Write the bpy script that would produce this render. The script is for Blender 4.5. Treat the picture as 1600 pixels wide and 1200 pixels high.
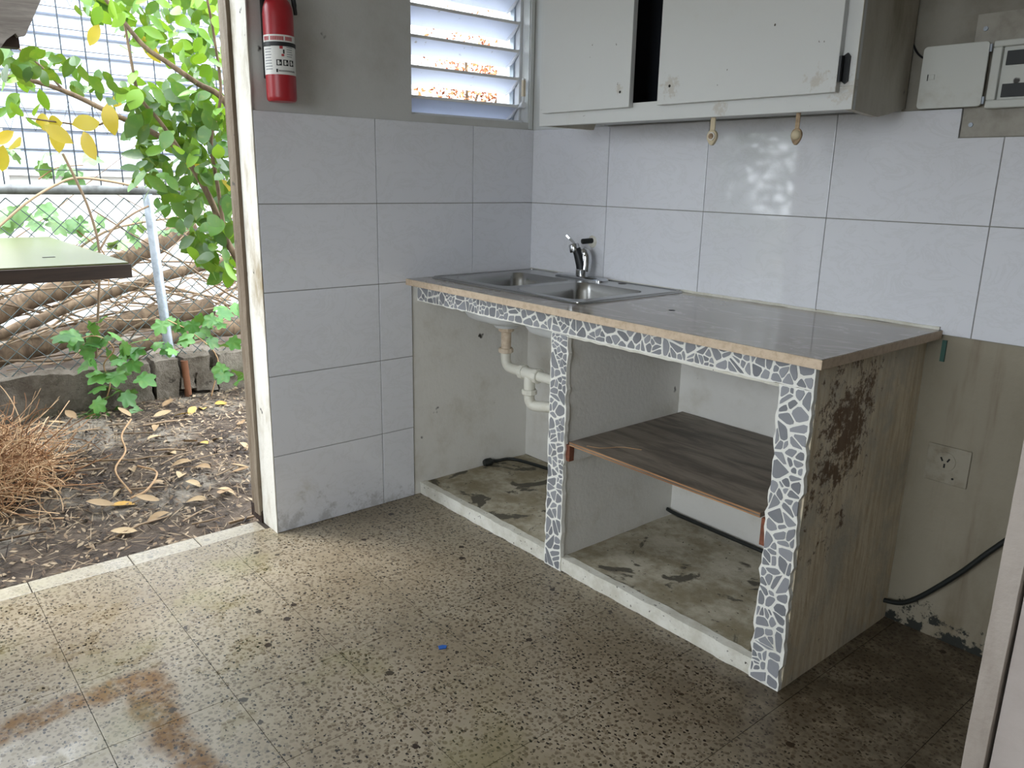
import bpy, math, random
from mathutils import Vector, Matrix, noise as mnoise
random.seed(7)
S = bpy.context.scene
COL = S.collection
for o in list(bpy.data.objects): bpy.data.objects.remove(o)

# ------------------------------------------------------------------ camera
CAM = Vector((2.6280, -2.3148, 1.29745))
RV = Vector((0.6418843, 0.76657472, 0.01864784))
UV = Vector((-0.20503304, 0.14814748, 0.96747805))
FV = Vector((-0.73888159, 0.62483239, -0.25226669))
FPX = 1228.684
cd = bpy.data.cameras.new('camera'); cam = bpy.data.objects.new('camera', cd); COL.objects.link(cam)
cd.sensor_fit = 'HORIZONTAL'; cd.sensor_width = 36.0; cd.lens = 36.0*FPX/1600.0
cd.clip_start = 0.02; cd.clip_end = 200
cam.matrix_world = Matrix(((RV.x, UV.x, -FV.x, CAM.x), (RV.y, UV.y, -FV.y, CAM.y), (RV.z, UV.z, -FV.z, CAM.z), (0, 0, 0, 1)))
S.camera = cam

# ------------------------------------------------------------------ sky and exposure
W = bpy.data.worlds.new('sky'); S.world = W; W.use_nodes = True
bg = W.node_tree.nodes['Background']
bg.inputs['Color'].default_value = (0.87, 0.935, 1.0, 1)
bg.inputs['Strength'].default_value = 6.5
sd = bpy.data.lights.new('sun', 'SUN'); sun = bpy.data.objects.new('sun', sd); COL.objects.link(sun)
sd.energy = 2.0; sd.angle = math.radians(12); sd.color = (1.0, 0.96, 0.9)
sun.rotation_euler = (math.radians(14), math.radians(-20), 0)
sun.location = (-3, -2, 6)
S.view_settings.view_transform = 'Standard'; S.view_settings.look = 'None'
S.view_settings.gamma = 1.0; S.view_settings.use_curve_mapping = False
S.view_settings.exposure = 0.47
def portal(loc, rot, sx, sy):
    l = bpy.data.lights.new('sky_portal', 'AREA'); l.shape = 'RECTANGLE'; l.size = sx; l.size_y = sy
    l.cycles.is_portal = True
    o = bpy.data.objects.new('sky_portal', l); COL.objects.link(o); o.location = loc; o.rotation_euler = rot
portal((-0.23, -1.84, 1.07), (0, math.radians(-90), 0), 2.1, 1.2)
portal((-0.23, -0.32, 1.81), (0, math.radians(-90), 0), 0.56, 0.56)
portal((1.9, -3.96, 1.45), (math.radians(90), 0, 0), 1.8, 1.3)
S.cycles.use_adaptive_sampling = True; S.cycles.adaptive_threshold = 0.025
S.cycles.max_bounces = 8; S.cycles.diffuse_bounces = 5; S.cycles.glossy_bounces = 4

# ------------------------------------------------------------------ node helpers
def lin(c):
    return tuple(((v/255)/12.92 if v/255 <= .04045 else ((v/255+.055)/1.055)**2.4) for v in c)
class NT:
    def __init__(s, name):
        s.m = bpy.data.materials.new(name); s.m.use_nodes = True; s.t = s.m.node_tree
        s.b = s.t.nodes['Principled BSDF']; s.out = s.t.nodes['Material Output']
        s._pos = None
    def n(s, typ, **kw):
        nd = s.t.nodes.new('ShaderNode'+typ)
        for k, v in kw.items():
            if k.startswith('_'): setattr(nd, k[1:], v)
        return nd
    def put(s, sock, v):
        if hasattr(v, 'is_output') or isinstance(v, bpy.types.NodeSocket): s.t.links.new(v, sock)
        elif isinstance(v, (tuple, list)) and len(v) == 3 and sock.type == 'RGBA': sock.default_value = (*v, 1)
        else: sock.default_value = v
    def pos(s):
        if s._pos is None: s._pos = s.n('NewGeometry').outputs['Position']
        return s._pos
    def scaled(s, sc, vec=None):
        nd = s.n('VectorMath', _operation='MULTIPLY'); s.put(nd.inputs[0], vec or s.pos()); nd.inputs[1].default_value = sc
        return nd.outputs[0]
    def noise(s, scale, detail=4, rough=.55, vec=None, dist=0):
        nd = s.n('TexNoise'); s.put(nd.inputs['Vector'], vec or s.pos()); nd.inputs['Scale'].default_value = scale
        nd.inputs['Detail'].default_value = detail; nd.inputs['Roughness'].default_value = rough; nd.inputs['Distortion'].default_value = dist
        return nd.outputs['Fac']
    def voro(s, scale, vec=None, feature='F1'):
        nd = s.n('TexVoronoi', _feature=feature); s.put(nd.inputs['Vector'], vec or s.pos()); nd.inputs['Scale'].default_value = scale
        return nd
    def ramp(s, fac, a, b, ca=(0, 0, 0), cb=(1, 1, 1)):
        nd = s.n('MapRange'); nd.interpolation_type = 'SMOOTHSTEP'; nd.clamp = True
        s.put(nd.inputs['Value'], fac); nd.inputs['From Min'].default_value = a; nd.inputs['From Max'].default_value = b
        return nd.outputs['Result']
    def math(s, op, a, b=0.0, c=None):
        nd = s.n('Math', _operation=op); s.put(nd.inputs[0], a); s.put(nd.inputs[1], b)
        if c is not None: s.put(nd.inputs[2], c)
        return nd.outputs[0]
    def mix(s, fac, a, b, mode='MIX'):
        nd = s.n('Mix', _data_type='RGBA', _blend_type=mode)
        s.put(nd.inputs[0], fac); s.put(nd.inputs[6], a); s.put(nd.inputs[7], b)
        return nd.outputs[2]
    def sep(s, vec=None):
        nd = s.n('SeparateXYZ'); s.put(nd.inputs[0], vec or s.pos()); return nd.outputs
    def rand(s):
        return s.n('ObjectInfo').outputs['Random']
    def bump(s, h, strength=.3, dist=.005):
        nd = s.n('Bump'); nd.inputs['Strength'].default_value = strength; nd.inputs['Distance'].default_value = dist
        s.put(nd.inputs['Height'], h); s.t.links.new(nd.outputs['Normal'], s.b.inputs['Normal'])
    def fin(s, col, rough=.5, metal=0.0, spec=None, coat=None, trans=None):
        s.put(s.b.inputs['Base Color'], col); s.put(s.b.inputs['Roughness'], rough); s.put(s.b.inputs['Metallic'], metal)
        if spec is not None: s.b.inputs['Specular IOR Level'].default_value = spec
        if coat is not None: s.b.inputs['Coat Weight'].default_value = coat; s.b.inputs['Coat Roughness'].default_value = .05
        return s.m
def dirty(name, base, dirt, scale=6, lo=.5, hi=.75, rough=.6, bump=0, bscale=60, stretch=None, spec=None, speck=0, metal=0.0):
    n = NT(name); v = n.scaled(stretch) if stretch else None
    f = n.ramp(n.noise(scale, 6, .65, v), lo, hi)
    c = n.mix(f, lin(base), lin(dirt))
    if speck:
        sp = n.ramp(n.noise(speck, 3, .5), .70, .76); c = n.mix(sp, c, lin((45, 40, 34)))
    if bump: n.bump(n.noise(bscale, 5, .6), bump, .01)
    return n.fin(c, rough, metal, spec)
def plain(name, base, rough=.5, metal=0.0, var=.08, scale=25, spec=None):
    n = NT(name); f = n.noise(scale, 4); a = lin(base)
    c = n.mix(f, tuple(x*(1-var) for x in a), tuple(min(1, x*(1+var)) for x in a))
    return n.fin(c, rough, metal, spec)

# ------------------------------------------------------------------ materials
def m_tile():
    n = NT('glazed_wall_tile'); r = n.rand()
    off = n.n('VectorMath', _operation='ADD'); n.put(off.inputs[0], n.pos())
    cx = n.n('CombineXYZ'); n.put(cx.inputs[0], n.math('MULTIPLY', r, 7)); n.put(cx.inputs[2], n.math('MULTIPLY', r, 13)); n.put(off.inputs[1], cx.outputs[0])
    v = n.scaled((5, 5, 9), off.outputs[0])
    vein = n.noise(1.3, 7, .7, v, 1.2)
    d = n.math('ABSOLUTE', n.math('SUBTRACT', vein, .5))
    k = n.ramp(d, .0, .04)
    c = n.mix(k, lin((217, 218, 222)), lin((222, 223, 228)))
    c = n.mix(n.ramp(n.noise(3.0, 6, .7), .62, .85), c, lin((196, 193, 184)))
    sm = n.math('ADD', n.noise(13, 7, .75), n.math('MULTIPLY', n.sep()[2], -1.3))    # scuffs near the floor
    c = n.mix(n.math('MULTIPLY', n.ramp(sm, .42, .56), .38), c, lin((120, 116, 108)))
    return n.fin(c, n.math('ADD', n.math('MULTIPLY', n.noise(5, 4), .07), .015), 0, .5)
def m_terrazzo(name, light=False):
    n = NT(name); x, y, z = n.sep()
    big = n.noise(2.2, 5, .6)
    c = n.mix(n.ramp(big, .35, .7), lin((186, 173, 150)), lin((162, 147, 122)))
    wob = n.n('TexNoise'); n.put(wob.inputs['Vector'], n.pos()); wob.inputs['Scale'].default_value = 120
    wv = n.n('VectorMath', _operation='MULTIPLY_ADD'); n.put(wv.inputs[0], wob.outputs['Color']); wv.inputs[1].default_value = (.010, .010, .010); n.put(wv.inputs[2], n.pos())
    pv = n.voro(78, wv.outputs[0]); pc = n.sep(pv.outputs['Color'])
    c = n.mix(n.ramp(pv.outputs['Distance'], .52, .34), c, n.mix(pc[0], lin((118, 102, 82)), lin((164, 150, 126))))
    dv = n.voro(62, n.scaled((1, 1.5, 1), wv.outputs[0])); dc = n.sep(dv.outputs['Color'])
    m = n.math('MULTIPLY', n.ramp(dc[0], .66, .68), n.ramp(dv.outputs['Distance'], .34, .26))
    c = n.mix(m, c, lin((44, 38, 32)))
    d3 = n.voro(150, wv.outputs[0]); d3c = n.sep(d3.outputs['Color'])
    c = n.mix(n.math('MULTIPLY', n.ramp(d3c[0], .84, .85), n.ramp(d3.outputs['Distance'], .42, .34)), c, lin((54, 46, 38)))
    lv = n.voro(20, wv.outputs[0]); lc = n.sep(lv.outputs['Color'])
    m2 = n.math('MULTIPLY', n.ramp(lc[1], .92, .93), n.ramp(lv.outputs['Distance'], .24, .20))
    c = n.mix(m2, c, lin((62, 50, 40)))
    w = n.math('MULTIPLY', n.math('SUBTRACT', n.noise(7, 4), .5), .12)
    # rust mark left by an appliance that stood here: an L on the floor
    da = n.math('ABSOLUTE', n.math('ADD', n.math('SUBTRACT', x, .622), w))
    ma = n.math('MULTIPLY', n.ramp(da, .06, .02), n.ramp(y, -1.82, -1.88))
    db = n.math('ABSOLUTE', n.math('ADD', n.math('SUBTRACT', y, -1.885), w))
    mb = n.math('MULTIPLY', n.math('MULTIPLY', n.ramp(db, .075, .025), n.ramp(x, .57, .62)), n.ramp(x, 1.5, 1.2))
    st = n.math('MULTIPLY', n.math('MAXIMUM', ma, mb), n.ramp(n.noise(24, 6, .7), .22, .58))
    c = n.mix(n.math('MULTIPLY', st, .95), c, (.62, .36, .11), 'MULTIPLY')
    # yellow-green algae film
    al = n.math('MULTIPLY', n.ramp(n.noise(2.7, 4, .6), .50, .72), n.ramp(y, -1.0, -1.5))
    c = n.mix(n.math('MULTIPLY', al, .35), c, lin((150, 146, 74)))
    # grime spilled around the right end of the counter
    gx = n.math('MULTIPLY', n.ramp(x, 1.0, 1.75), n.ramp(y, -1.15, -.55))
    gr = n.math('MULTIPLY', gx, n.ramp(n.noise(9, 6, .7), .15, .6))
    c = n.mix(n.math('MULTIPLY', gr, .75), c, lin((70, 55, 36)))
    c = n.mix(1.0, c, (.62, .62, .62), 'MULTIPLY')
    if light: c = n.mix(.4, c, lin((190, 184, 170)))
    wet = n.math('MULTIPLY', n.ramp(n.noise(6.5, 6, .65), .53, .60), n.ramp(x, 1.4, .7))
    wet = n.math('MULTIPLY', wet, n.ramp(y, -.9, -1.3))
    rough = n.math('ADD', n.math('SUBTRACT', .30, n.math('MULTIPLY', wet, .22)), n.math('MULTIPLY', st, .35))
    n.bump(n.noise(260, 3), .06, .002)
    return n.fin(c, rough, 0, .38)
def m_worktop():
    n = NT('polished_worktop')
    d = n.math('ABSOLUTE', n.math('SUBTRACT', n.noise(1.5, 5, .55, n.scaled((1.3, 3.5, 1)), 1.5), .52))
    c = n.mix(n.ramp(d, .0, .02), lin((176, 168, 158)), lin((154, 145, 133)))
    c = n.mix(n.ramp(n.noise(5, 6, .7), .5, .8), c, lin((148, 137, 122)))
    return n.fin(c, n.math('ADD', n.math('MULTIPLY', n.noise(9, 5), .10), .03), 0, .42)
def m_endwall():
    n = NT('stained_end_wall'); x, y, z = n.sep()
    st = n.noise(1, 7, .75, n.scaled((55, 55, 5)))
    c = n.mix(n.ramp(st, .35, .75), lin((236, 224, 200)), lin((196, 172, 132)))
    c = n.mix(n.ramp(n.noise(3.5, 6, .65), .42, .68), c, lin((196, 190, 174)))
    # rust-brown mould patch high on the wall
    dy = n.math('MULTIPLY', n.math('ADD', y, .42), 5.2); dz = n.math('MULTIPLY', n.math('SUBTRACT', z, .68), 3.2)
    sh = n.math('ADD', dy, n.math('MULTIPLY', dz, -.35))
    rr = n.math('SQRT', n.math('ADD', n.math('MULTIPLY', sh, sh), n.math('MULTIPLY', dz, dz)))
    spot = n.ramp(n.math('ADD', n.noise(26, 7, .75), n.math('MULTIPLY', rr, -.20)), .36, .46)
    c = n.mix(n.math('MULTIPLY', spot, .85), c, lin((92, 56, 28)))
    sp = n.math('MULTIPLY', n.ramp(n.noise(1, 5, .7, n.scaled((55, 55, 22))), .62, .72), n.ramp(n.math('ADD', y, n.math('MULTIPLY', z, -.1)), -.2, -.5))
    c = n.mix(n.math('MULTIPLY', sp, .7), c, lin((80, 58, 34)))
    n.bump(n.noise(45, 6), .25, .006)
    return n.fin(c, .75)
def m_cab():
    n = NT('cabinet_paint'); nz = n.noise(55, 6, .7)
    c = n.mix(n.ramp(n.noise(3, 6, .65), .55, .9), lin((208, 210, 209)), lin((186, 181, 166)))
    for p, r in (((1.029, -.375, 1.572), .045), ((1.50, -.375, 1.55), .035), ((.83, -.375, 1.575), .02), ((1.57, -.36, 1.53), .05), ((1.20, -.36, 1.50), .03)):   # rust and grime around old knob and hinge holes
        d = n.n('VectorMath', _operation='DISTANCE'); n.put(d.inputs[0], n.pos()); d.inputs[1].default_value = p
        m = n.ramp(n.math('SUBTRACT', nz, n.math('MULTIPLY', d.outputs['Value'], .28/r)), .28, .44)
        c = n.mix(n.math('MULTIPLY', m, .32), c, lin((150, 128, 88)))
    c = n.mix(n.ramp(n.noise(38, 3), .73, .75), c, lin((70, 62, 50)))
    return n.fin(c, .45)
def m_lowwall():
    n = NT('wall_paint_stained'); x, y, z = n.sep()
    c = n.mix(n.ramp(n.noise(3, 6, .65, n.scaled((1, 1, .45))), .40, .78), lin((146, 138, 120)), lin((108, 96, 72)))
    c = n.mix(n.math('MULTIPLY', n.ramp(n.noise(1, 5, .6, n.scaled((14, 14, 1.6))), .52, .75), .6), c, lin((98, 78, 58)))
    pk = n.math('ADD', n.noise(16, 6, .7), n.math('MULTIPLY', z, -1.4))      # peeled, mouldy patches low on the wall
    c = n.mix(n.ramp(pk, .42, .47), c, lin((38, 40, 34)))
    c = n.mix(n.ramp(n.noise(11, 4, .6), .72, .76), c, lin((60, 46, 34)))
    n.bump(n.noise(40, 6), .25, .008)
    return n.fin(c, .75)
def m_flake(name, base, patch, dark, sc=7, lo=.55):
    n = NT(name)
    c = n.mix(n.ramp(n.noise(sc, 7, .7), .35, .65), lin(base), lin(patch))
    c = n.mix(n.ramp(n.noise(sc*.8, 8, .62, None, .6), lo+.08, lo+.12), c, lin(dark))
    c = n.mix(n.ramp(n.noise(70, 3), .66, .72), c, lin((60, 54, 44)))
    n.bump(n.noise(30, 6), .3, .008)
    return n.fin(c, .8)
def m_wood(name, a, b, scale=(2, 30, 30), rough=.6, spec=None):
    n = NT(name)
    g = n.noise(1.0, 6, .65, n.scaled(scale), .6)
    c = n.mix(n.ramp(g, .3, .7), lin(a), lin(b)); n.bump(g, .15, .003)
    return n.fin(c, rough, 0, spec)
def m_leaf(name, a, b, tr=.45):
    n = NT(name); r = n.rand()
    c = n.mix(r, lin(a), lin(b))
    c = n.mix(n.math('MULTIPLY', n.ramp(n.noise(30, 3), .5, .8), .25), c, lin((150, 150, 60)))
    n.fin(c, .38)
    t = n.n('BsdfTranslucent'); n.put(t.inputs['Color'], n.mix(.5, n.mix(.25, c, lin((200, 220, 40))), (.0, .0, .0)))
    mx = n.n('MixShader'); mx.inputs[0].default_value = tr
    n.t.links.new(n.b.outputs[0], mx.inputs[1]); n.t.links.new(t.outputs[0], mx.inputs[2]); n.t.links.new(mx.outputs[0], n.out.inputs['Surface'])
    return n.m
def m_randcol(name, cols, rough=.8):
    n = NT(name); r = n.rand(); c = n.mix(n.noise(40, 3), lin(cols[0]), lin(cols[1])); c = n.mix(r, c, lin(cols[2]))
    return n.fin(c, rough)
def m_islands(name, cols, rough=.85, tr=0):
    n = NT(name); r = n.n('NewGeometry').outputs['Random Per Island']
    cr = n.n('ValToRGB'); cr.color_ramp.interpolation = 'CONSTANT'; e = cr.color_ramp.elements
    for i, c in enumerate(cols):
        el = e[i] if i < 2 else e.new(.5)
        el.position = i/len(cols); el.color = (*lin(c), 1)
    n.put(cr.inputs[0], r)
    return n.fin(cr.outputs[0], rough)
def m_ground():
    n = NT('littered_soil')
    c = n.mix(n.ramp(n.noise(5, 7, .7), .35, .65), lin((92, 78, 64)), lin((56, 45, 36)))
    c = n.mix(n.ramp(n.noise(1.6, 6, .65), .50, .62), c, lin((128, 120, 108)))
    c = n.mix(n.ramp(n.noise(40, 5, .7), .55, .7), c, lin((62, 50, 40)))
    n.bump(n.noise(22, 7, .7), .7, .03)
    return n.fin(c, .9)
def m_kerb():
    n = NT('old_concrete')
    c = n.mix(n.ramp(n.noise(6, 7, .7), .35, .65), lin((138, 129, 116)), lin((100, 90, 77)))
    c = n.mix(n.ramp(n.noise(14, 6, .7), .58, .7), c, lin((70, 62, 52)))
    c = n.mix(n.math('MULTIPLY', n.ramp(n.noise(3, 4), .5, .7), .4), c, lin((112, 116, 84)))
    n.bump(n.noise(25, 7, .75), 1.0, .04)
    return n.fin(c, .92)
def m_shard():
    n = NT('blue_grey_shard'); r = n.rand()
    ir = n.n('NewGeometry').outputs['Random Per Island']
    c = n.mix(n.math('FRACT', n.math('ADD', r, ir)), lin((112, 115, 122)), lin((150, 152, 158)))
    c = n.mix(n.math('MULTIPLY', n.noise(60, 4), .25), c, lin((172, 170, 166)))
    return n.fin(c, .35)
def m_blade():
    n = NT('frosted_louver')
    c = n.mix(n.ramp(n.noise(30, 4), .66, .74), lin((226, 231, 242)), lin((180, 176, 166)))
    n.fin(c, .35)
    t = n.n('BsdfTranslucent'); n.put(t.inputs['Color'], c)
    mx = n.n('MixShader'); mx.inputs[0].default_value = .2
    n.t.links.new(n.b.outputs[0], mx.inputs[1]); n.t.links.new(t.outputs[0], mx.inputs[2]); n.t.links.new(mx.outputs[0], n.out.inputs['Surface'])
    return n.m
MT = dict(
    tile=m_tile(), terrazzo=m_terrazzo('terrazzo'), terr_light=m_terrazzo('terrazzo_threshold', True), worktop=m_worktop(), endwall=m_endwall(),
    grout=plain('tile_grout', (150, 148, 142), .9), floorgrout=plain('floor_grout', (52, 44, 36), .9),
    paint=dirty('wall_paint', (196, 196, 193), (176, 174, 168), 2.5, .45, .8, .7, .12, 90, speck=14),
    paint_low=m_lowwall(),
    paint_grease=dirty('wall_paint_greasy', (150, 146, 136), (112, 106, 94), 3, .4, .75, .7, .1, 70, speck=16),
    inner=dirty('compartment_paint', (222, 220, 214), (198, 193, 180), 5, .45, .8, .75, .2, 60, speck=13),
    ceil=plain('ceiling_paint', (225, 224, 220), .8),
    jamb=dirty('jamb_paint', (216, 213, 204), (140, 122, 88), 5, .45, .70, .6, .2, 50, stretch=(1, 1, .35), speck=20),
    frame=dirty('door_frame_paint', (150, 139, 122), (92, 76, 58), 7, .36, .66, .65, .3, 50, stretch=(1, 1, .15), speck=18),
    rot=plain('rotten_wood', (44, 30, 22), .95, var=.4),
    cab=m_cab(),
    cabside=dirty('cabinet_side_grease', (196, 191, 178), (140, 130, 106), 5, .40, .78, .6, .15, 60, stretch=(1, 1, .4), speck=12),
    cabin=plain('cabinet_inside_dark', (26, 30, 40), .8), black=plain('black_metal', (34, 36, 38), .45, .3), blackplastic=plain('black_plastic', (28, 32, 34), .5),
    mortar=dirty('white_mortar', (236, 235, 228), (212, 208, 194), 8, .5, .85, .8, .35, 80),
    shard=m_shard(), edge=dirty('beige_slab_edge', (206, 186, 162), (186, 164, 138), 60, .4, .7, .6, .1, 200),
    cfloor=m_flake('worn_compartment_floor', (188, 181, 163), (136, 126, 102), (84, 79, 67), 6, .485),
    lip=m_flake('whitewashed_lip', (224, 222, 212), (202, 198, 184), (136, 126, 106), 12, .62),
    steel=NT('stainless_steel').fin(lin((172, 172, 170)), .27, 1.0),
    steel_under=plain('coated_sink_underside', (206, 208, 208), .55),
    chrome=NT('chrome').fin(lin((200, 202, 204)), .12, 1.0), galv=dirty('galvanised_steel', (176, 184, 194), (140, 148, 158), 12, .4, .7, .45, metal=.5),
    pvc=dirty('white_pvc', (222, 220, 208), (196, 186, 166), 14, .5, .8, .4), pvc_old=dirty('yellowed_pvc', (218, 204, 184), (190, 168, 142), 20, .4, .7, .5),
    rubber=plain('black_rubber', (26, 30, 28), .5), ply=m_wood('weathered_plywood', (136, 126, 114), (84, 75, 66), (4, 20, 20), .55),
    plyedge=m_wood('plywood_edge', (186, 142, 100), (120, 82, 54), (3, 3, 220), .7), redwood=m_wood('reddish_cleat', (140, 84, 60), (98, 58, 42), (4, 30, 30), .7),
    red=plain('red_enamel', (160, 30, 40), .35, var=.05), white_label=plain('label_paper', (226, 226, 222), .55, var=.03), grey_print=plain('grey_print', (150, 152, 154), .6),
    red_print=plain('red_print', (176, 60, 66), .6), black_print=plain('black_print', (24, 24, 26), .6),
    panel=dirty('panel_enamel', (204, 206, 200), (176, 172, 158), 7, .5, .8, .5, speck=15), plate=dirty('panel_plate', (166, 162, 152), (122, 116, 104), 7, .4, .75, .65),
    outlet=dirty('outlet_plate', (150, 143, 126), (114, 103, 82), 12, .45, .75, .6, speck=26), dark=plain('dark_slot', (16, 14, 12), .8),
    beige=plain('beige_plastic', (196, 182, 152), .5), brownspoon=dirty('aged_plastic', (176, 152, 120), (110, 84, 58), 30, .4, .7, .5), palebead=plain('pale_plastic', (216, 212, 204), .4),
    metalw=plain('white_aluminium', (216, 218, 222), .45), blade=m_blade(), bladeedge=plain('louver_edge', (226, 226, 226), .5), crank=plain('crank_handle', (200, 186, 160), .5),
    ground=m_ground(), kerb=m_kerb(), house=dirty('house_white', (206, 206, 203), (180, 176, 168), 2, .5, .8, .8), shutter=plain('shutter_metal', (172, 180, 194), .5),
    fence=plain('green_wire', (46, 62, 60), .6), wire=plain('dark_wire', (40, 48, 56), .6), rail=dirty('fence_rail', (112, 114, 114), (72, 72, 70), 8, .4, .7, .5, metal=.3),
    tabletop=plain('olive_tabletop', (92, 94, 64), .28, spec=.25), tableedge=m_wood('dark_table_edge', (58, 44, 36), (40, 30, 24), (30, 3, 30), .6),
    oldply=m_wood('grey_weathered_board', (132, 125, 118), (90, 83, 77), (26, 3, 26), .9), bark=m_wood('bark', (124, 104, 82), (74, 58, 43), (20, 20, 8), .9), twig=m_randcol('twig', [(112, 92, 70), (74, 58, 44), (146, 124, 98)]),
    stem=plain('young_stem', (142, 128, 96), .8), vine=m_randcol('dry_vine', [(168, 136, 100), (126, 88, 54), (184, 152, 114)]),
    fibre=m_islands('dry_fibre', [(184, 146, 108), (162, 120, 84), (204, 172, 134), (132, 94, 64), (218, 194, 158)]),
    litter=m_islands('litter', [(62, 48, 38), (92, 74, 58), (40, 32, 27), (116, 96, 74), (150, 132, 108), (76, 62, 50), (50, 40, 33), (104, 94, 82)]),
    dry=m_randcol('dry_leaf', [(150, 124, 90), (110, 84, 58), (170, 148, 114)]), dryy=m_randcol('yellow_fallen_leaf', [(190, 146, 62), (160, 114, 46), (200, 168, 88)]),
    green=m_leaf('green_leaf', (36, 76, 26), (78, 126, 38), .35), lime=m_leaf('lime_leaf', (84, 136, 36), (132, 178, 58), .45), yellow=m_leaf('yellow_leaf', (216, 184, 62), (190, 168, 60), .4),
    lobed=m_leaf('lobed_leaf', (58, 112, 48), (100, 152, 76), .3), pale=m_leaf('pale_leaf', (96, 138, 84), (128, 166, 104), .3),
    orange=m_islands('rust_leaf', [(168, 104, 60), (140, 78, 42), (186, 130, 84), (120, 62, 34), (200, 156, 112)]), blue=plain('blue_scrap', (30, 84, 160), .5),
    weld=plain('rust', (110, 70, 46), .9, var=.3))

# ------------------------------------------------------------------ mesh helpers
class MB:
    def __init__(s): s.v = []; s.f = []
    def add(s, vs, fs):
        o = len(s.v); s.v += [tuple(v) for v in vs]; s.f += [tuple(i+o for i in f) for f in fs]; return s
    def box(s, x0, x1, y0, y1, z0, z1):
        return s.add([(x0,y0,z0),(x1,y0,z0),(x1,y1,z0),(x0,y1,z0),(x0,y0,z1),(x1,y0,z1),(x1,y1,z1),(x0,y1,z1)],
                     [(0,3,2,1),(4,5,6,7),(0,1,5,4),(1,2,6,5),(2,3,7,6),(3,0,4,7)])
    def prism(s, poly, f0, f1):
        """poly: 2D points counter-clockwise; f0/f1 map (a,b) to the two 3D caps"""
        n = len(poly); a = [f0(*p) for p in poly]; b = [f1(*p) for p in poly]
        return s.add(a+b, [tuple(range(n))[::-1], tuple(range(n, 2*n))]+[(i, (i+1) % n, n+(i+1) % n, n+i) for i in range(n)])
    def tube(s, pts, r, n=8, caps=True):
        pts = [Vector(p) for p in pts]; m = len(pts); rs = r if isinstance(r, (list, tuple)) else [r]*m
        ref = None; rings = []
        for i, p in enumerate(pts):
            d = (pts[min(i+1, m-1)]-pts[max(i-1, 0)])
            d = d.normalized() if d.length > 1e-9 else Vector((0, 0, 1))
            if ref is None:
                ref = d.cross(Vector((0, 0, 1))); ref = ref if ref.length > .05 else d.cross(Vector((1, 0, 0)))
            ref = (ref-d*ref.dot(d)); ref = ref.normalized() if ref.length > 1e-6 else d.orthogonal().normalized()
            q = d.cross(ref)
            rings.append([p+(ref*math.cos(2*math.pi*k/n)+q*math.sin(2*math.pi*k/n))*rs[i] for k in range(n)])
        vs = [v for g in rings for v in g]
        fs = [(i*n+k, i*n+(k+1) % n, (i+1)*n+(k+1) % n, (i+1)*n+k) for i in range(m-1) for k in range(n)]
        if caps: fs += [tuple(range(n))[::-1], tuple(range((m-1)*n, m*n))]
        return s.add(vs, fs)
    def lathe(s, prof, c, n=32, axis=(0, 0, 1)):
        ax = Vector(axis).normalized(); a = ax.orthogonal().normalized(); b = ax.cross(a); c = Vector(c)
        rings = [[c+ax*h+(a*math.cos(2*math.pi*k/n)+b*math.sin(2*math.pi*k/n))*max(r, 1e-5) for k in range(n)] for r, h in prof]
        m = len(prof); vs = [v for g in rings for v in g]
        fs = [(i*n+k, i*n+(k+1) % n, (i+1)*n+(k+1) % n, (i+1)*n+k) for i in range(m-1) for k in range(n)]
        fs += [tuple(range(n))[::-1], tuple(range((m-1)*n, m*n))]
        return s.add(vs, fs)
    def rough_box(s, x0, x1, y0, y1, z0, z1, step, amp, sc=6.0, seed=0):
        nx, ny, nz = (max(1, round((b-a)/step)) for a, b in ((x0, x1), (y0, y1), (z0, z1)))
        idx = {}; vs = []; fs = []
        def vid(i, j, k):
            if (i, j, k) not in idx:
                p = Vector((x0+(x1-x0)*i/nx, y0+(y1-y0)*j/ny, z0+(z1-z0)*k/nz))
                d = mnoise.noise_vector(p*sc+Vector((seed, seed*2.3, 0)))+mnoise.noise_vector(p*sc*3.1+Vector((0, seed, 7)))*.5
                idx[(i, j, k)] = len(vs); vs.append(p+d*amp)
            return idx[(i, j, k)]
        for i in range(nx):
            for j in range(ny):
                fs.append((vid(i,j,0), vid(i,j+1,0), vid(i+1,j+1,0), vid(i+1,j,0))); fs.append((vid(i,j,nz), vid(i+1,j,nz), vid(i+1,j+1,nz), vid(i,j+1,nz)))
        for i in range(nx):
            for k in range(nz):
                fs.append((vid(i,0,k), vid(i+1,0,k), vid(i+1,0,k+1), vid(i,0,k+1))); fs.append((vid(i,ny,k), vid(i,ny,k+1), vid(i+1,ny,k+1), vid(i+1,ny,k)))
        for j in range(ny):
            for k in range(nz):
                fs.append((vid(0,j,k), vid(0,j,k+1), vid(0,j+1,k+1), vid(0,j+1,k))); fs.append((vid(nx,j,k), vid(nx,j+1,k), vid(nx,j+1,k+1), vid(nx,j,k+1)))
        return s.add(vs, fs)
def B(*a): return MB().box(*a)
def base_of(mb):
    xs, ys, zs = zip(*mb.v); return Vector(((min(xs)+max(xs))/2, (min(ys)+max(ys))/2, min(zs)))
def rootloc(p):
    l = Vector((0, 0, 0))
    while p is not None: l += p.location; p = p.parent
    return l
def mesh(name, mb, mat, smooth, origin):
    me = bpy.data.meshes.new(name); me.from_pydata([Vector(v)-origin for v in mb.v], [], mb.f); me.update()
    if smooth:
        me.shade_smooth(); me.set_sharp_from_angle(angle=math.radians(smooth))
    me.materials.append(MT[mat] if isinstance(mat, str) else mat); return me
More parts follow.
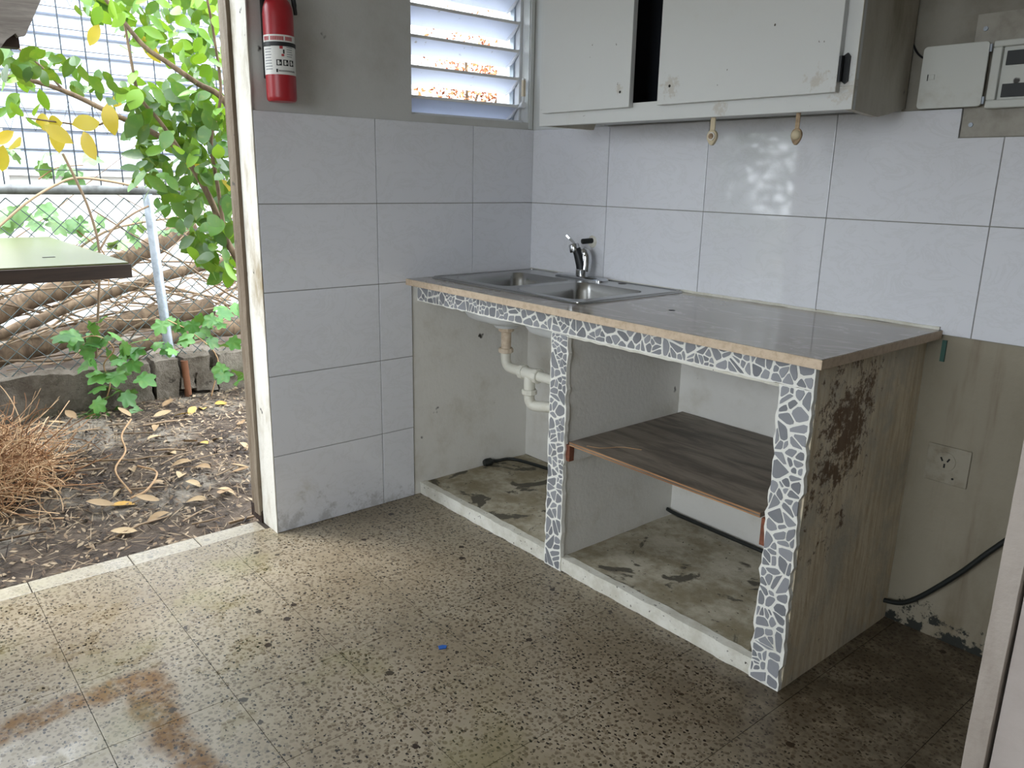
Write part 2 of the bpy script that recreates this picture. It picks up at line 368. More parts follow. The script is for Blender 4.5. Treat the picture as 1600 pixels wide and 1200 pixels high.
def obj(name, mb, mat, parent=None, smooth=0, bevel=0):
    org = rootloc(parent) if parent else base_of(mb)
    o = bpy.data.objects.new(name, mesh(name, mb, mat, smooth, org)); COL.objects.link(o)
    if parent: o.parent = parent
    else: o.location = org
    if bevel:
        b = o.modifiers.new('bevel', 'BEVEL'); b.width = bevel; b.segments = 2; b.limit_method = 'ANGLE'
    return o
def tag(o, label, cat, group=None):
    o['label'] = label; o['category'] = cat
    if group: o['group'] = group
    return o
def thing(name, label, cat, loc, group=None):
    o = bpy.data.objects.new(name, None); COL.objects.link(o); o.location = loc; o.empty_display_size = .1
    return tag(o, label, cat, group)
def struct(name, mb, mat, parent=None, smooth=0, bevel=0, label=None):
    o = obj(name, mb, mat, parent, smooth, bevel)
    if not parent: o['kind'] = 'structure'
    if label: o['label'] = label
    return o
def stuff(o): o['kind'] = 'stuff'; return o
def inst(name, me, parent, loc, rot=None, scale=None):
    o = bpy.data.objects.new(name, me); COL.objects.link(o)
    if parent: o.parent = parent; loc = Vector(loc)-rootloc(parent)
    if rot is not None: o.matrix_local = Matrix.Translation(loc) @ rot.to_4x4() @ Matrix.Diagonal((*(scale or (1, 1, 1)), 1))
    else: o.location = loc
    return o
def at(u, v, ax, val):
    """world point seen at photo pixel (u,v) on the plane ax=val (used to read real positions off the photo)"""
    d = RV*((u-800)/FPX)-UV*((v-600)/FPX)+FV; i = 'xyz'.index(ax)
    return CAM+d*((val-CAM[i])/d[i])
def smoothpath(pts, k=5):
    pts = [Vector(p) for p in pts]; out = []
    P = [pts[0]*2-pts[1]]+pts+[pts[-1]*2-pts[-2]]
    for i in range(1, len(P)-2):
        for j in range(k):
            t = j/k; a, b, c, d = P[i-1], P[i], P[i+1], P[i+2]
            out.append(.5*((2*b)+(c-a)*t+(2*a-5*b+4*c-d)*t*t+(3*b-a-3*c+d)*t**3))
    out.append(pts[-1]); return out
rnd = random.Random(11)
def U(a, b): return rnd.uniform(a, b)

# ================================================================== room shell
T = .215
wl = MB()
wl.box(-T, 0, -1.23, -.61, 0, 2.5); wl.box(-T, 0, -.61, -.03, 0, 1.527); wl.box(-T, 0, -.61, -.03, 2.09, 2.5); wl.box(-T, 0, -.03, .15, 0, 2.5)
wl.box(-T, 0, -2.45, -1.23, 2.14, 2.5); wl.box(-T, 0, -3.95, -2.45, 0, 2.5)
wall_left = struct('wall_left', wl, 'paint', label='grey-white painted wall with window and doorway')
wb = MB(); wb.box(0, 3.55, 0, .15, 0, 2.5)
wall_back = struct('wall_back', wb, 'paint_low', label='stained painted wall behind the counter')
struct('upper_paint', B(0, 1.55, -.003, 0, 1.5, 2.5), 'cab', wall_back)
gw = struct('grease_paint', B(1.55, 2.9, -.003, 0, 1.5, 2.5), 'paint_grease', wall_back)
wr = MB(); wr.box(3.4, 3.55, -3.95, 0, 0, 2.5)
struct('wall_right', wr, 'paint')
wq = MB(); wq.box(0, 1.0, -3.95, -3.8, 0, 2.5); wq.box(2.8, 3.4, -3.95, -3.8, 0, 2.5); wq.box(1.0, 2.8, -3.95, -3.8, 2.1, 2.5); wq.box(1.0, 2.8, -3.95, -3.8, 0, .8)  # unseen window opening, added behind the camera to let in fill light
struct('wall_rear', wq, 'paint')
struct('ceiling', B(-T, 3.55, -3.95, .15, 2.5, 2.6), 'ceil')
# partition stub in the right foreground, with a door trim board and a crack behind it
PX, PY = 2.27, -1.0
MT['pink'] = dirty('partition_paint', (184, 174, 168), (160, 148, 140), 3, .45, .8, .7, .1, 60)
part_w = struct('wall_partition', B(PX+.036, 3.4, PY, PY+.11, 0, 2.5), 'pink', label='pinkish white partition wall in the right foreground')
tb = MB(); tb.rough_box(PX, PX+.031, PY-.014, PY+.13, 0, 2.5, .04, .0012, 9, 3)
MT['trim'] = dirty('trim_paint', (168, 158, 149), (126, 114, 102), 6, .4, .75, .65, .2, 50, stretch=(1, 1, .3))
struct('trim_1', tb, 'trim', label='thin white wooden trim on the partition corner')

# wall tiles (30 x 45 cm, each its own piece, 1 cm thick)
G = .0013
YJ = [-1.2295, -.775, -.328, 0]; ZR = [0, .3, .6, .9, 1.2, 1.5]
gb = MB(); gb.box(0, .006, -1.2295, -.626, 0, .9); gb.box(0, .006, -1.2295, 0, .9, 1.499)
obj('grout', gb, 'grout', wall_left)
for r in range(5):
    for i in range(3):
        y0, y1 = YJ[i], YJ[i+1]
        if r < 3:
            if i == 2: continue
            if i == 1: y1 = -.626
        obj('tile', B(0, .0105, y0+G, y1-G, ZR[r]+G, ZR[r+1]-G), 'tile', wall_left, bevel=.0012)
XJ = [0.0105, .4525, .9127, 1.3686, 1.8255, 2.282, 2.739]
g2 = MB(); g2.box(0, 2.739, -.006, 0, .9, 1.425); g2.box(0, 1.712, -.006, 0, 1.425, 1.499)
obj('grout', g2, 'grout', wall_back)
for r in (3, 4):
    for i in range(6):
        x0, x1, z0, z1 = XJ[i]+G, XJ[i+1]-G, ZR[r]+G, ZR[r+1]-G
        m = MB()
        if r == 4 and i == 3:      # notched around the electrical plate
            m.prism([(x0, z0), (x1, z0), (x1, 1.424), (1.713, 1.424), (1.713, z1), (x0, z1)], lambda a, b: (a, 0, b), lambda a, b: (a, -.0105, b))
            m.f = [f[::-1] for f in m.f]
        elif r == 4 and i == 4:
            m.box(x0, x1, -.0105, 0, z0, 1.424)
        else: m.box(x0, x1, -.0105, 0, z0, z1)
        obj('tile', m, 'tile', wall_back, bevel=.0012)
obj('sealant', MB().rough_box(.02, 1.745, -.0165, -.009, .9136, .9215, .02, .002, 20, 5), 'lip', wall_back)

# floor: slab, terrazzo tiles, threshold strip
floor = struct('floor', B(-.14, 3.4, -3.8, 0, -.12, -.0025), 'floorgrout', label='wet stained terrazzo tile floor')
tm = mesh('tile', MB().box(-.1492, .1492, -.1492, .1492, -.012, 0), 'terrazzo', 0, Vector((0, 0, 0)))
for i in range(12):
    for j in range(-7, 7):
        x0 = -.055+.3*i; y0 = -1.717+.3*j
        if y0 >= -.02 or x0 > 3.38: continue
        if x0+.3 > 3.4 or y0+.3 > 0 or y0 < -3.8:
            m = B(x0+.0008, min(x0+.2992, 3.4), max(y0+.0008, -3.8), min(y0+.2992, 0), -.012, 0); obj('tile', m, 'terrazzo', floor)
        else: inst('tile', tm, floor, (x0+.15, y0+.15, 0))
for y0, y1 in ((-1.717, -1.49), (-1.49, -1.25), (-2.02, -1.717), (-2.32, -2.02), (-2.45, -2.32)):
    obj('threshold_piece', B(-.143, -.0563, y0+.001, y1-.001, -.05, 0), 'terr_light', floor, bevel=.004)

# doorway: plastered reveal is the wall itself; old wooden frame outside it
door = thing('door_1', 'worn cream wooden door frame of the open doorway', 'door frame', (-.165, -1.24, 0)); del door['category']; door['kind'] = 'structure'
for y, s in ((-1.23, -1), (-2.45, 1)):
    a, b = sorted((y+s*.016, y-.0*s))
    obj('frame_post', MB().rough_box(-.167, -.118, a, b, .03, 2.14, .05, .0012, 8, 1+s), 'frame', door)
    a, b = sorted((y+s*.006, y))
    obj('frame_post', MB().rough_box(-.212, -.172, a, b, .05, 2.14, .05, .0012, 8, 4+s), 'frame', door)
    obj('rotted_base', MB().rough_box(-.214, -.116, *sorted((y+s*.010, y)), 0, .05, .012, .004, 30, 2+s), 'rot', door)
obj('frame_head', B(-.212, -.118, -2.45, -1.23, 2.12, 2.14), 'frame', door)
obj('reveal_paint', MB().rough_box(-.116, .0098, -1.2335, -1.2299, 0, 2.14, .03, .0007, 20, 8), 'jamb', door)

# louvred window
win = thing('window_1', 'white louvred window with tilted frosted blades', 'window', (-.1, -.32, 1.527)); del win['category']; win['kind'] = 'structure'
fr = MB(); fr.box(-.125, -.045, -.047, -.031, 1.528, 2.089); fr.box(-.125, -.045, -.609, -.60, 1.528, 2.089); fr.box(-.14, -.02, -.60, -.047, 1.5275, 1.536)
obj('window_frame', fr, 'metalw', win, bevel=.002)
obj('window_channel', B(-.098, -.074, -.056, -.048, 1.537, 2.088), 'galv', win)
obj('window_reveal', B(-.044, -.0005, -.0335, -.0302, 1.528, 2.089), 'cab', win)
obj('window_trim', B(.0002, .005, -.030, -.0115, 1.502, 2.2), 'cab', win)
dz = .107
for k in range(5):
    zi = 1.590+dz*k; zo = zi-.052
    m = MB(); t = .0028
    m.prism([(-.035, zi), (-.035, zi+.006), (-.118, zo+.006), (-.118, zo)], lambda a, b: (a, -.597, b), lambda a, b: (a, -.064, b))
    o = obj('louver_blade', m, 'blade', win)
    e = MB(); e.box(-.0352, -.0315, -.598, -.062, zi-.003, zi+.008); obj('blade_edge', e, 'bladeedge', o)
    c = MB(); c.prism([(-.040, zi-.006), (-.034, zi+.010), (-.060, zi+.012), (-.118, zo+.010), (-.118, zo-.004), (-.075, zo+.012)], lambda a, b: (a, -.0645, b), lambda a, b: (a, -.0565, b))
    obj('blade_clip', c, 'metalw', o)
h = MB(); h.lathe([(.010, -.004), (.014, 0), (.012, .018)], (-.012, -.056, 1.596), 14, (1, -.3, 0))
cr = obj('crank', h, 'metalw', win, 40)
obj('crank_arm', MB().tube(smoothpath([(-.035, -.056, 1.588), (-.012, -.060, 1.596), (.006, -.066, 1.612), (.010, -.068, 1.632)]), .0055, 8), 'metalw', cr, 40)
obj('crank_grip', MB().box(.002, .017, -.076, -.062, 1.628, 1.692), 'crank', cr, bevel=.003)
obj('crank_cap', MB().box(.004, .015, -.075, -.063, 1.692, 1.698), 'bladeedge', cr)

# ================================================================== counter
DY = -.60
counter = thing('kitchen_counter', 'low built-in concrete counter faced with broken tile mosaic', 'counter', (.85, -.3, 0))
obj('end_wall', MB().rough_box(1.63, 1.711, DY+.016, 0, .0, .889, .035, .0018, 9, 2), 'endwall', counter, 40)
obj('divider', MB().rough_box(.80, .866, DY+.016, 0, .0, .889, .035, .0018, 9, 4), 'inner', counter, 40)
obj('inner_lining', B(.003, .80, -.006, 0, .05, .889), 'inner', counter)
obj('inner_lining', B(.866, 1.63, -.006, 0, .05, .889), 'inner', counter)
obj('inner_lining', B(0, .004, -.622, -.006, .0, .889), 'inner', counter)
obj('inner_lining', B(1.622, 1.63, DY+.02, -.006, .05, .889), 'inner', counter)
obj('lintel', B(.004, 1.63, DY+.016, DY+.07, .822, .889), 'inner', counter)
obj('lintel_edge', MB().rough_box(.867, 1.629, DY+.002, DY+.03, .815, .823, .02, .0018, 30, 5), 'lip', counter)
for x0, x1, sd in ((.006, .80, 1), (.866, 1.63, 2)):
    o = obj('compartment_floor', MB().rough_box(x0, x1, DY+.028, -.004, .0, .047, .03, .0022, 8, sd), 'cfloor', counter, 40)
    obj('whitewashed_lip', MB().rough_box(x0, x1, DY+.004, DY+.036, .0, .0505, .012, .0035, 14, sd+5), 'lip', o, 50)
# cleats under the shelf
obj('cleat', B(.866, .888, DY+.03, -.02, .398, .455), 'inner', counter)
obj('cleat_end', B(.866, .889, DY+.008, DY+.030, .400, .457), 'redwood', counter, bevel=.001)
obj('cleat', B(1.604, 1.622, DY+.03, -.02, .40, .455), 'inner', counter)
obj('cleat_end', B(1.603, 1.623, DY+.012, DY+.030, .38, .456), 'redwood', counter, bevel=.001)
# mosaic facing: mortar bed and broken pieces
def clip(poly, px, py, nx, ny):
    out = []
    for i in range(len(poly)):
        a, b = poly[i], poly[(i+1) % len(poly)]
        da = (a[0]-px)*nx+(a[1]-py)*ny; db = (b[0]-px)*nx+(b[1]-py)*ny
        if da <= 0: out.append(a)
        if (da < 0 < db) or (db < 0 < da):
            t = da/(da-db); out.append((a[0]+(b[0]-a[0])*t, a[1]+(b[1]-a[1])*t))
    return out
def voronoi(poly, sites, gap):
    cells = []
    for i, s in enumerate(sites):
        c = poly
        for j, q in enumerate(sites):
            if i == j or not c: continue
            dx, dy = q[0]-s[0], q[1]-s[1]; L = math.hypot(dx, dy)
            if L < 1e-6: continue
            c = clip(c, (s[0]+q[0])/2-dx/L*gap/2, (s[1]+q[1])/2-dy/L*gap/2, dx/L, dy/L)
        if len(c) >= 3: cells.append(c)
    return cells
def area(c): return abs(sum(c[i][0]*c[(i+1) % len(c)][1]-c[(i+1) % len(c)][0]*c[i][1] for i in range(len(c))))/2
def inside(poly, x, y):
    r = False
    for i in range(len(poly)):
        (x1, y1), (x2, y2) = poly[i], poly[i-1]
        if (y1 > y) != (y2 > y) and x < (x2-x1)*(y-y1)/(y2-y1)+x1: r = not r
    return r
def mosaic(x0, x1, z0, z1, big, small):
    """irregular broken tile: larger fragments, each cracked into small shards"""
    out = []; rect = [(x0, z0), (x1, z0), (x1, z1), (x0, z1)]
    n = max(2, int((x1-x0)*(z1-z0)/big**2)); sites = []
    while len(sites) < n:
        best = max(((U(x0, x1), U(z0, z1)) for _ in range(6)), key=lambda p: min([math.hypot(p[0]-q[0], p[1]-q[1]) for q in sites] or [1]))
        sites.append(best)
    for cell in voronoi(rect, sites, .0062):
        bx = [p[0] for p in cell]; bz = [p[1] for p in cell]
        sc = small*U(.75, 1.45); k = max(1, int(area(cell)/sc**2)); st = []; tries = 0
        while len(st) < k and tries < 400:
            tries += 1; p = (U(min(bx), max(bx)), U(min(bz), max(bz)))
            if inside(cell, *p) and all(math.hypot(p[0]-q[0], p[1]-q[1]) > sc*.55 for q in st): st.append(p)
        for c in voronoi(cell, st, U(.0024, .0042)):
            if area(c) < 1.6e-5: continue
            q = []                                   # chip the corners
            for i in range(len(c)):
                a, b = c[i], c[(i+1) % len(c)]; t1, t2 = U(.10, .28), U(.72, .90)
                q += [(a[0]+(b[0]-a[0])*t1, a[1]+(b[1]-a[1])*t1), (a[0]+(b[0]-a[0])*t2, a[1]+(b[1]-a[1])*t2)]
            out.append(q)
    return out
def wavy(x0, x1, z0, z1, amp, sides, step=.02):
    pts = []
    nx = max(1, int((x1-x0)/step)); nz = max(1, int((z1-z0)/step))
    j = lambda on: U(-amp, amp) if on else 0
    for i in range(nx): pts.append((x0+(x1-x0)*i/nx, z0+j('b' in sides)))
    for i in range(nz): pts.append((x1+j('r' in sides), z0+(z1-z0)*i/nz))
    for i in range(nx): pts.append((x1-(x1-x0)*i/nx, z1+j('t' in sides)))
    for i in range(nz): pts.append((x0+j('l' in sides), z1-(z1-z0)*i/nz))
    return pts
faces = [('apron_mortar', 0.006, 1.711, .822, .889, 'b', .0022), ('post_mortar', .794, .872, .0, .822, 'lr', .004), ('post_mortar', 1.622, 1.711, .0, .822, 'lr', .0055)]
shards = []
for nm, x0, x1, z0, z1, sides, amp in faces:
    m = MB(); m.prism(wavy(x0, x1, z0, z1, amp, sides), lambda a, b: (a, DY+.016, b), lambda a, b: (a, DY, b)); m.f = [f[::-1] for f in m.f]
    o = obj(nm, m, 'mortar', counter)
    for c in mosaic(x0+.004, x1-.004, z0+.004, z1-.003, .052, .0205): shards.append((area(c)/((sum(p[0] for p in c)/len(c)-CAM.x)**2+(DY-CAM.y)**2), c, o))
shards.sort(key=lambda s: -s[0])
restm = MB()
for i, (_, c, o) in enumerate(shards):
    m = MB() if i < 300 else restm
    k = len(m.v); t = U(.0008, .0022)
    mm = MB(); cx = sum(p[0] for p in c)/len(c); cz = sum(p[1] for p in c)/len(c)
    mm.prism(c, lambda a, b: (a, DY+.002, b), lambda a, b: (cx+(a-cx)*.95, DY-t, cz+(b-cz)*.95)); mm.f = [f[::-1] for f in mm.f]
    m.add(mm.v, mm.f)
    if i < 300: obj('shard', m, 'shard', o)
if restm.v: stuff(obj('small_shards', restm, 'shard', counter))

# worktop with sink cut-out
wt = thing('worktop', 'polished grey-beige stone worktop with beige cut edge', 'worktop', (.876, -.33, .89))
ZT, ZB = .9136, .8895
X0, X1, Y0, Y1 = .0115, 1.750, -.653, -.0115; HX0, HX1, HY0, HY1 = .07, .835, -.53, -.045
m = MB()
for a in ((X0, HX0, Y0, Y1), (HX1, X1, Y0, Y1), (HX0, HX1, Y0, HY0), (HX0, HX1, HY1, Y1)): m.box(*a, ZB, ZT)
obj('slab', m, 'worktop', wt)
obj('cut_edge', B(X0, X1, Y0-.0025, Y0, ZB, ZT-.001), 'edge', wt, bevel=.0008)
obj('cut_edge', B(X1, X1+.0025, Y0-.0025, Y1, ZB, ZT-.001), 'edge', wt, bevel=.0008)
obj('chip', MB().lathe([(.0105, 0), (.0095, .0006)], (1.103, -.383, ZT), 14), 'dark', wt)

# sink
sink = thing('sink', 'stainless steel double bowl sink set in the worktop', 'sink', (.44, -.29, ZT))
def rrect(x0, x1, y0, y1, r, n=6):
    p = []
    for cx, cy, a0 in ((x1-r, y0+r, -90), (x1-r, y1-r, 0), (x0+r, y1-r, 90), (x0+r, y0+r, 180)):
        for k in range(n+1):
            a = math.radians(a0+90*k/n); p.append((cx+r*math.cos(a), cy+r*math.sin(a)))
    return p
bowls = [(.095, .425, -.495, -.145), (.475, .805, -.505, -.150)]
def plate_with_holes(outer, holes, z):
    import bmesh
    bm = bmesh.new()
    def loop(pts):
        vs = [bm.verts.new((a, b, z)) for a, b in pts]; return [bm.edges.new((vs[i], vs[(i+1) % len(vs)])) for i in range(len(vs))]
    es = loop(outer)
    for hh in holes: es += loop(hh)
    bmesh.ops.triangle_fill(bm, use_beauty=True, use_dissolve=False, edges=es)
    bm.verts.ensure_lookup_table(); bm.verts.index_update()
    m = MB(); fs = []
    for f in bm.faces:
        c = f.calc_center_median()
        ids = [v.index for v in f.verts]
        fs.append(tuple(ids) if f.normal.z > 0 else tuple(ids[::-1]))
    m.add([v.co[:] for v in bm.verts], fs); bm.free(); return m
rim = (.035, .862, -.55, -.022); ZS = ZT+.0045
hl = [rrect(b[0], b[1], b[2], b[3], .05) for b in bowls]
m = plate_with_holes(rrect(*rim, .012, 3), hl, ZS)
# remove triangles that fill the bowls
keep = []
for f in m.f:
    cx = sum(m.v[i][0] for i in f)/3; cy = sum(m.v[i][1] for i in f)/3
    if not any(inside(hh, cx, cy) for hh in hl): keep.append(f)
m.f = keep
ro = rrect(*rim, .012, 3); lo_ = rrect(rim[0]-.004, rim[1]+.004, rim[2]-.004, rim[3]+.004, .014, 3); n = len(ro)
m.add([(a, b, ZS) for a, b in ro]+[(a, b, ZT+.0003) for a, b in lo_], [(i, n+i, n+(i+1) % n, (i+1) % n) for i in range(n)])
obj('rim', m, 'steel', sink, 30)
obj('rim_bead', MB().tube([(a, b, ZS+.0005) for a, b in rrect(rim[0]+.006, rim[1]-.006, rim[2]+.006, rim[3]-.006, .012, 3)]+[(rim[1]-.018, rim[2]+.006, ZS+.0005)], .003, 6), 'steel', sink, 60)
def bowl_mesh(b, off, depth, flip):
    rings = []
    for ins, dz_, r in ((0, 0, .05), (.003, -.006, .05), (.010, -.03, .052), (.018, -depth+.045, .058), (.030, -depth+.018, .062), (.055, -depth+.004, .06), (.09, -depth, .05)):
        rings.append([(p[0], p[1], ZS+dz_) for p in rrect(b[0]+ins-off, b[1]-ins+off, b[2]+ins-off, b[3]-ins+off, r+off)])
    n = len(rings[0]); vs = [p for g in rings for p in g]
    fs = [(i*n+k, i*n+(k+1) % n, (i+1)*n+(k+1) % n, (i+1)*n+k) for i in range(len(rings)-1) for k in range(n)]
    fs.append(tuple(range((len(rings)-1)*n, len(rings)*n)))
    if not flip: fs = [f[::-1] for f in fs]
    m = MB(); m.add(vs, fs); return m
for b in bowls:
    o = obj('bowl', bowl_mesh(b, 0, .165, False), 'steel', sink, 50)
    u = bowl_mesh(b, .003, .168, True); u.v = [(x, y, z-.0015) for x, y, z in u.v]; obj('bowl_underside', u, 'steel_under', o, 50)
    cx, cy = (b[0]+b[1])/2, (b[2]+b[3])/2
    obj('strainer', MB().lathe([(.042, .0005), (.042, .003), (.032, .002), (.030, .0008), (.004, .0008)], (cx, cy, ZS-.165), 24), 'chrome', o, 40)
obj('deck_hole', MB().lathe([(.017, 0), (.016, .0008)], (.60, -.058, ZS), 18), 'dark', sink)

# faucet
fc = thing('faucet', 'chrome single-lever faucet on a long base plate', 'faucet', (.40, -.078, ZS))
pl = MB()
for k, (ins, z) in enumerate(((0, 0), (0, .004), (.007, .010), (.014, .012))): pass
rg = [[(p[0], p[1], ZS+z) for p in rrect(.265+ins*1.6, .53-ins*1.6, -.108+ins, -.048-ins, .022-ins*.6, 5)] for ins, z in ((0, .0002), (0, .005), (.006, .011), (.014, .013))]
n = len(rg[0]); pl.add([p for g in rg for p in g], [(i*n+k, i*n+(k+1) % n, (i+1)*n+(k+1) % n, (i+1)*n+k) for i in range(3) for k in range(n)]+[tuple(range(3*n, 4*n))])
obj('base_plate', pl, 'chrome', fc, 40)
fx, fy = .402, -.078
obj('collar', MB().lathe([(.0255, .012), (.0255, .036), (.0235, .038)], (fx, fy, ZS), 24), 'chrome', fc, 40)
obj('body', MB().tube([(fx, fy, ZS+.034), (fx-.004, fy-.004, ZS+.06), (fx-.013, fy-.012, ZS+.095), (fx-.02, fy-.018, ZS+.118)], [.0225, .0215, .0185, .0165], 16), 'black', fc, 50)
obj('spout_back', MB().tube(smoothpath([(fx+.006, fy+.008, ZS+.03), (fx+.008, fy+.012, ZS+.065), (fx+.003, fy+.012, ZS+.095), (fx-.010, fy+.002, ZS+.112)]), [.024]*6+[.023]*4+[.021]*3+[.018]*2+[.015], 14), 'chrome', fc, 50)
obj('cap', MB().lathe([(.0195, 0), (.0205, .002), (.0205, .028), (.017, .033), (.004, .034)], (fx-.024, fy-.02, ZS+.104), 20, (-.22, -.1, 1)), 'chrome', fc, 40)
lv = MB(); lv.prism([(-.010, 0), (.010, 0), (.015, .03), (.014, .05), (-.014, .05), (-.015, .03)],
    lambda a, b: (fx-.030-b*.55+a*.4, fy-.024-b*.35-a*.9*.6, ZS+.135+b*.62), lambda a, b: (fx-.026-b*.55+a*.4, fy-.020-b*.35-a*.9*.6, ZS+.141+b*.62))
obj('lever', lv, 'chrome', fc, bevel=.001)
# pipe stub on the wall
ps = thing('pipe_stub', 'short black pipe stub sticking out of the tile above the faucet', 'pipe', (.362, -.011, 1.05))
obj('stub', MB().lathe([(.0105, 0), (.0105, .045), (.0095, .047)], (.385, -.011, 1.064), 14, (-.28, -1, -.06)), 'rubber', ps, 40)
pm = MB().lathe([(.026, -.0005), (.022, .002), (.012, .003)], (.385, -.0105, 1.060), 11, (0, -1, 0)); obj('plaster_patch', pm, 'lip', ps)

# drain pipework
dr = thing('drain_pipe', 'white plastic drain pipe with tee under the left bowl', 'pipe', (.255, -.31, .45))
px, py = .215, -.31
obj('flange', MB().lathe([(.046, .0), (.05, .006), (.046, .012), (.02, .016), (.02, .03)], (px, py, .717), 20), 'steel_under', dr, 40)
def nut(c, axis, mat, r=.032, h=.02):
    mm = MB().lathe([(r*.86, 0), (r, .003), (r, h-.004), (r*.9, h)], c, 10, axis); obj('slip_nut', mm, mat, dr)
nut((px, py, .699), (0, 0, 1), 'pvc_old'); nut((px, py, .612), (0, 0, 1), 'pvc_old', .031)
obj('tailpiece', MB().tube([(px, py, .735), (px, py, .61)], .0205, 16), 'pvc_old', dr, 50)
zh = .553
obj('elbow', MB().tube(smoothpath([(px, py, .625), (px, py, .588), (px+.008, py, .565), (px+.03, py, zh), (px+.09, py, zh), (px+.13, py, zh)], 4), .0205, 16), 'pvc', dr, 50)
nut((px+.098, py, zh), (1, 0, 0), 'pvc', .031, .022); nut((px+.185, py, zh), (1, 0, 0), 'pvc', .031, .022)
obj('tee', MB().tube([(px+.115, py, zh), (px+.19, py, zh)], .0245, 16).tube([(px+.150, py, zh), (px+.150, py, zh-.06)], .0225, 16), 'pvc', dr, 50)
obj('run', MB().tube([(px+.19, py, zh), (.798, py, zh+.004)], .0205, 16), 'pvc', dr, 50)
nut((px+.150, py, zh-.085), (0, 0, 1), 'pvc', .031, .022)
obj('trap_bend', MB().tube(smoothpath([(px+.150, py, zh-.06), (px+.150, py, zh-.10), (px+.160, py+.004, zh-.122), (px+.185, py+.012, zh-.128), (px+.30, py+.06, zh-.118), (px+.42, py+.1, zh-.11)], 4), .0215, 16), 'pvc', dr, 50)

# shelf
sh = thing('shelf_board', 'weathered brown plywood shelf in the open right compartment', 'shelf', (1.24, -.3, .456))
obj('board', B(.8895, 1.6025, DY+.006, -.012, .4572, .4705), 'ply', sh)
for z0, z1, mt in ((.4575, .4612, 'plyedge'), (.4615, .4655, 'ply'), (.4658, .470, 'plyedge')): obj('ply_layer', B(.8898, 1.6022, DY+.0045, DY+.006, z0, z1), mt, sh)
obj('straw', MB().tube(smoothpath([(.955, -.58, .4715), (1.0, -.56, .4725), (1.03, -.5, .4715), (1.09, -.47, .473)]), .0014, 5), 'vine', sh)

# black hose threading behind the counter
hp = smoothpath([(.006, -.235, .066), (.03, -.20, .064), (.05, -.125, .062), (.19, -.085, .061), (.45, -.05, .061), (.78, -.03, .06), (.86, -.028, .075), (.93, -.03, .07), (1.3, -.026, .062), (1.6, -.026, .062), (1.72, -.022, .066), (1.79, -.022, .100), (1.897, -.024, .228), (1.983, -.022, .352), (2.10, -.022, .50), (2.3, -.03, .66)], 8)
tag(obj('hose', MB().tube(hp, .0075, 10), 'rubber', None, 60), 'black hose running low behind the counter and up the wall', 'hose')
tag(obj('hose_nozzle', MB().lathe([(.014, 0), (.018, .01), (.018, .035), (.010, .045)], (.018, -.262, .064), 12, (.1, 1, 0)), 'rubber', None, 40), 'stubby black fitting at the hose end by the wall', 'hose fitting')
# outlet
ol = thing('power_outlet', 'grimy square wall outlet right of the counter', 'outlet', (1.82, -.003, .48))
obj('cover_plate', B(1.760, 1.876, -.006, 0, .478, .588), 'outlet', ol, bevel=.002)
obj('face', MB().lathe([(.028, .0055), (.028, .009), (.025, .0095)], (1.812, 0, .543), 24, (0, -1, 0)), 'outlet', ol, 40)
for dx, dz_, a in ((-.009, .006, .5), (.009, .006, -.5), (.0, -.012, 0)):
    c, s = math.cos(a), math.sin(a); m = MB(); m.prism([(-.0022, -.006), (.0022, -.006), (.0022, .006), (-.0022, .006)], lambda p, q: (1.812+dx+p*c-q*s, -.0088, .543+dz_+p*s+q*c), lambda p, q: (1.812+dx+p*c-q*s, -.0102, .543+dz_+p*s+q*c)); m.f = [f[::-1] for f in m.f]
    obj('slot', m, 'dark', ol)
obj('screw', MB().lathe([(.003, 0), (.003, .008)], (1.838, 0, .498), 10, (0, -1, 0)), 'dark', ol)
# green paint scrap hanging at the counter end
tag(obj('tape_strip', B(1.7535, 1.765, -.007, -.001, .825, .885), plain('teal_tape', (54, 92, 82), .6)), 'small dark teal strip stuck on wall beside worktop end', 'tape')
tag(obj('blue_scrap', MB().prism([(0.985, -1.183), (1.0, -1.19), (1.008, -1.172), (.998, -1.162), (.988, -1.17)], lambda a, b: (a, b, .0003), lambda a, b: (a, b, .0022)), 'blue'), 'tiny bright blue scrap lying on the terrazzo floor', 'scrap')

# ================================================================== wall cabinet
cb = thing('wall_cabinet', 'white painted wall cabinet with two plain doors and a gap', 'cabinet', (1.01, -.18, 1.48))
CX0, CX1, CF = .432, 1.590, -.355; CZ = 2.25
obj('back_panel', B(CX0, CX1-.05, -.022, -.0115, 1.502, CZ), 'cabin', cb)
obj('bottom_panel', B(CX0+.018, CX1-.046, CF+.02, -.022, 1.502, 1.516), 'cab', cb)
obj('top_panel', B(CX0, CX1-.046, CF+.02, -.022, CZ-.016, CZ), 'cab', cb)
m = MB(); m.prism([(CF+.02, 1.481), (-.095, 1.481), (-.085, 1.502), (-.0115, 1.503), (-.0115, CZ), (CF+.02, CZ)], lambda a, b: (CX0, a, b), lambda a, b: (CX0+.018, a, b)); obj('side_panel', m, 'cabside', cb)
sk = lambda a: .028*(a-CF)/(-CF)
m = MB(); m.prism([(CF+.0005, 1.480), (-.235, 1.474), (-.19, 1.473), (-.12, 1.484), (-.05, 1.499), (-.0115, 1.504), (-.0115, CZ), (CF+.0005, CZ)], lambda a, b: (CX1-.018-sk(a), a, b), lambda a, b: (CX1-sk(a), a, b)); obj('side_panel', m, 'cabside', cb)
f = MB(); f.box(CX0, CX1-.0005, CF, CF+.02, 1.480, 1.535); f.box(CX0, .50, CF, CF+.02, 1.535, CZ); f.box(1.535, CX1-.0005, CF, CF+.02, 1.535, CZ); f.box(.5, 1.535, CF, CF+.02, CZ-.05, CZ)
obj('face_frame', f, 'cab', cb, bevel=.0015)
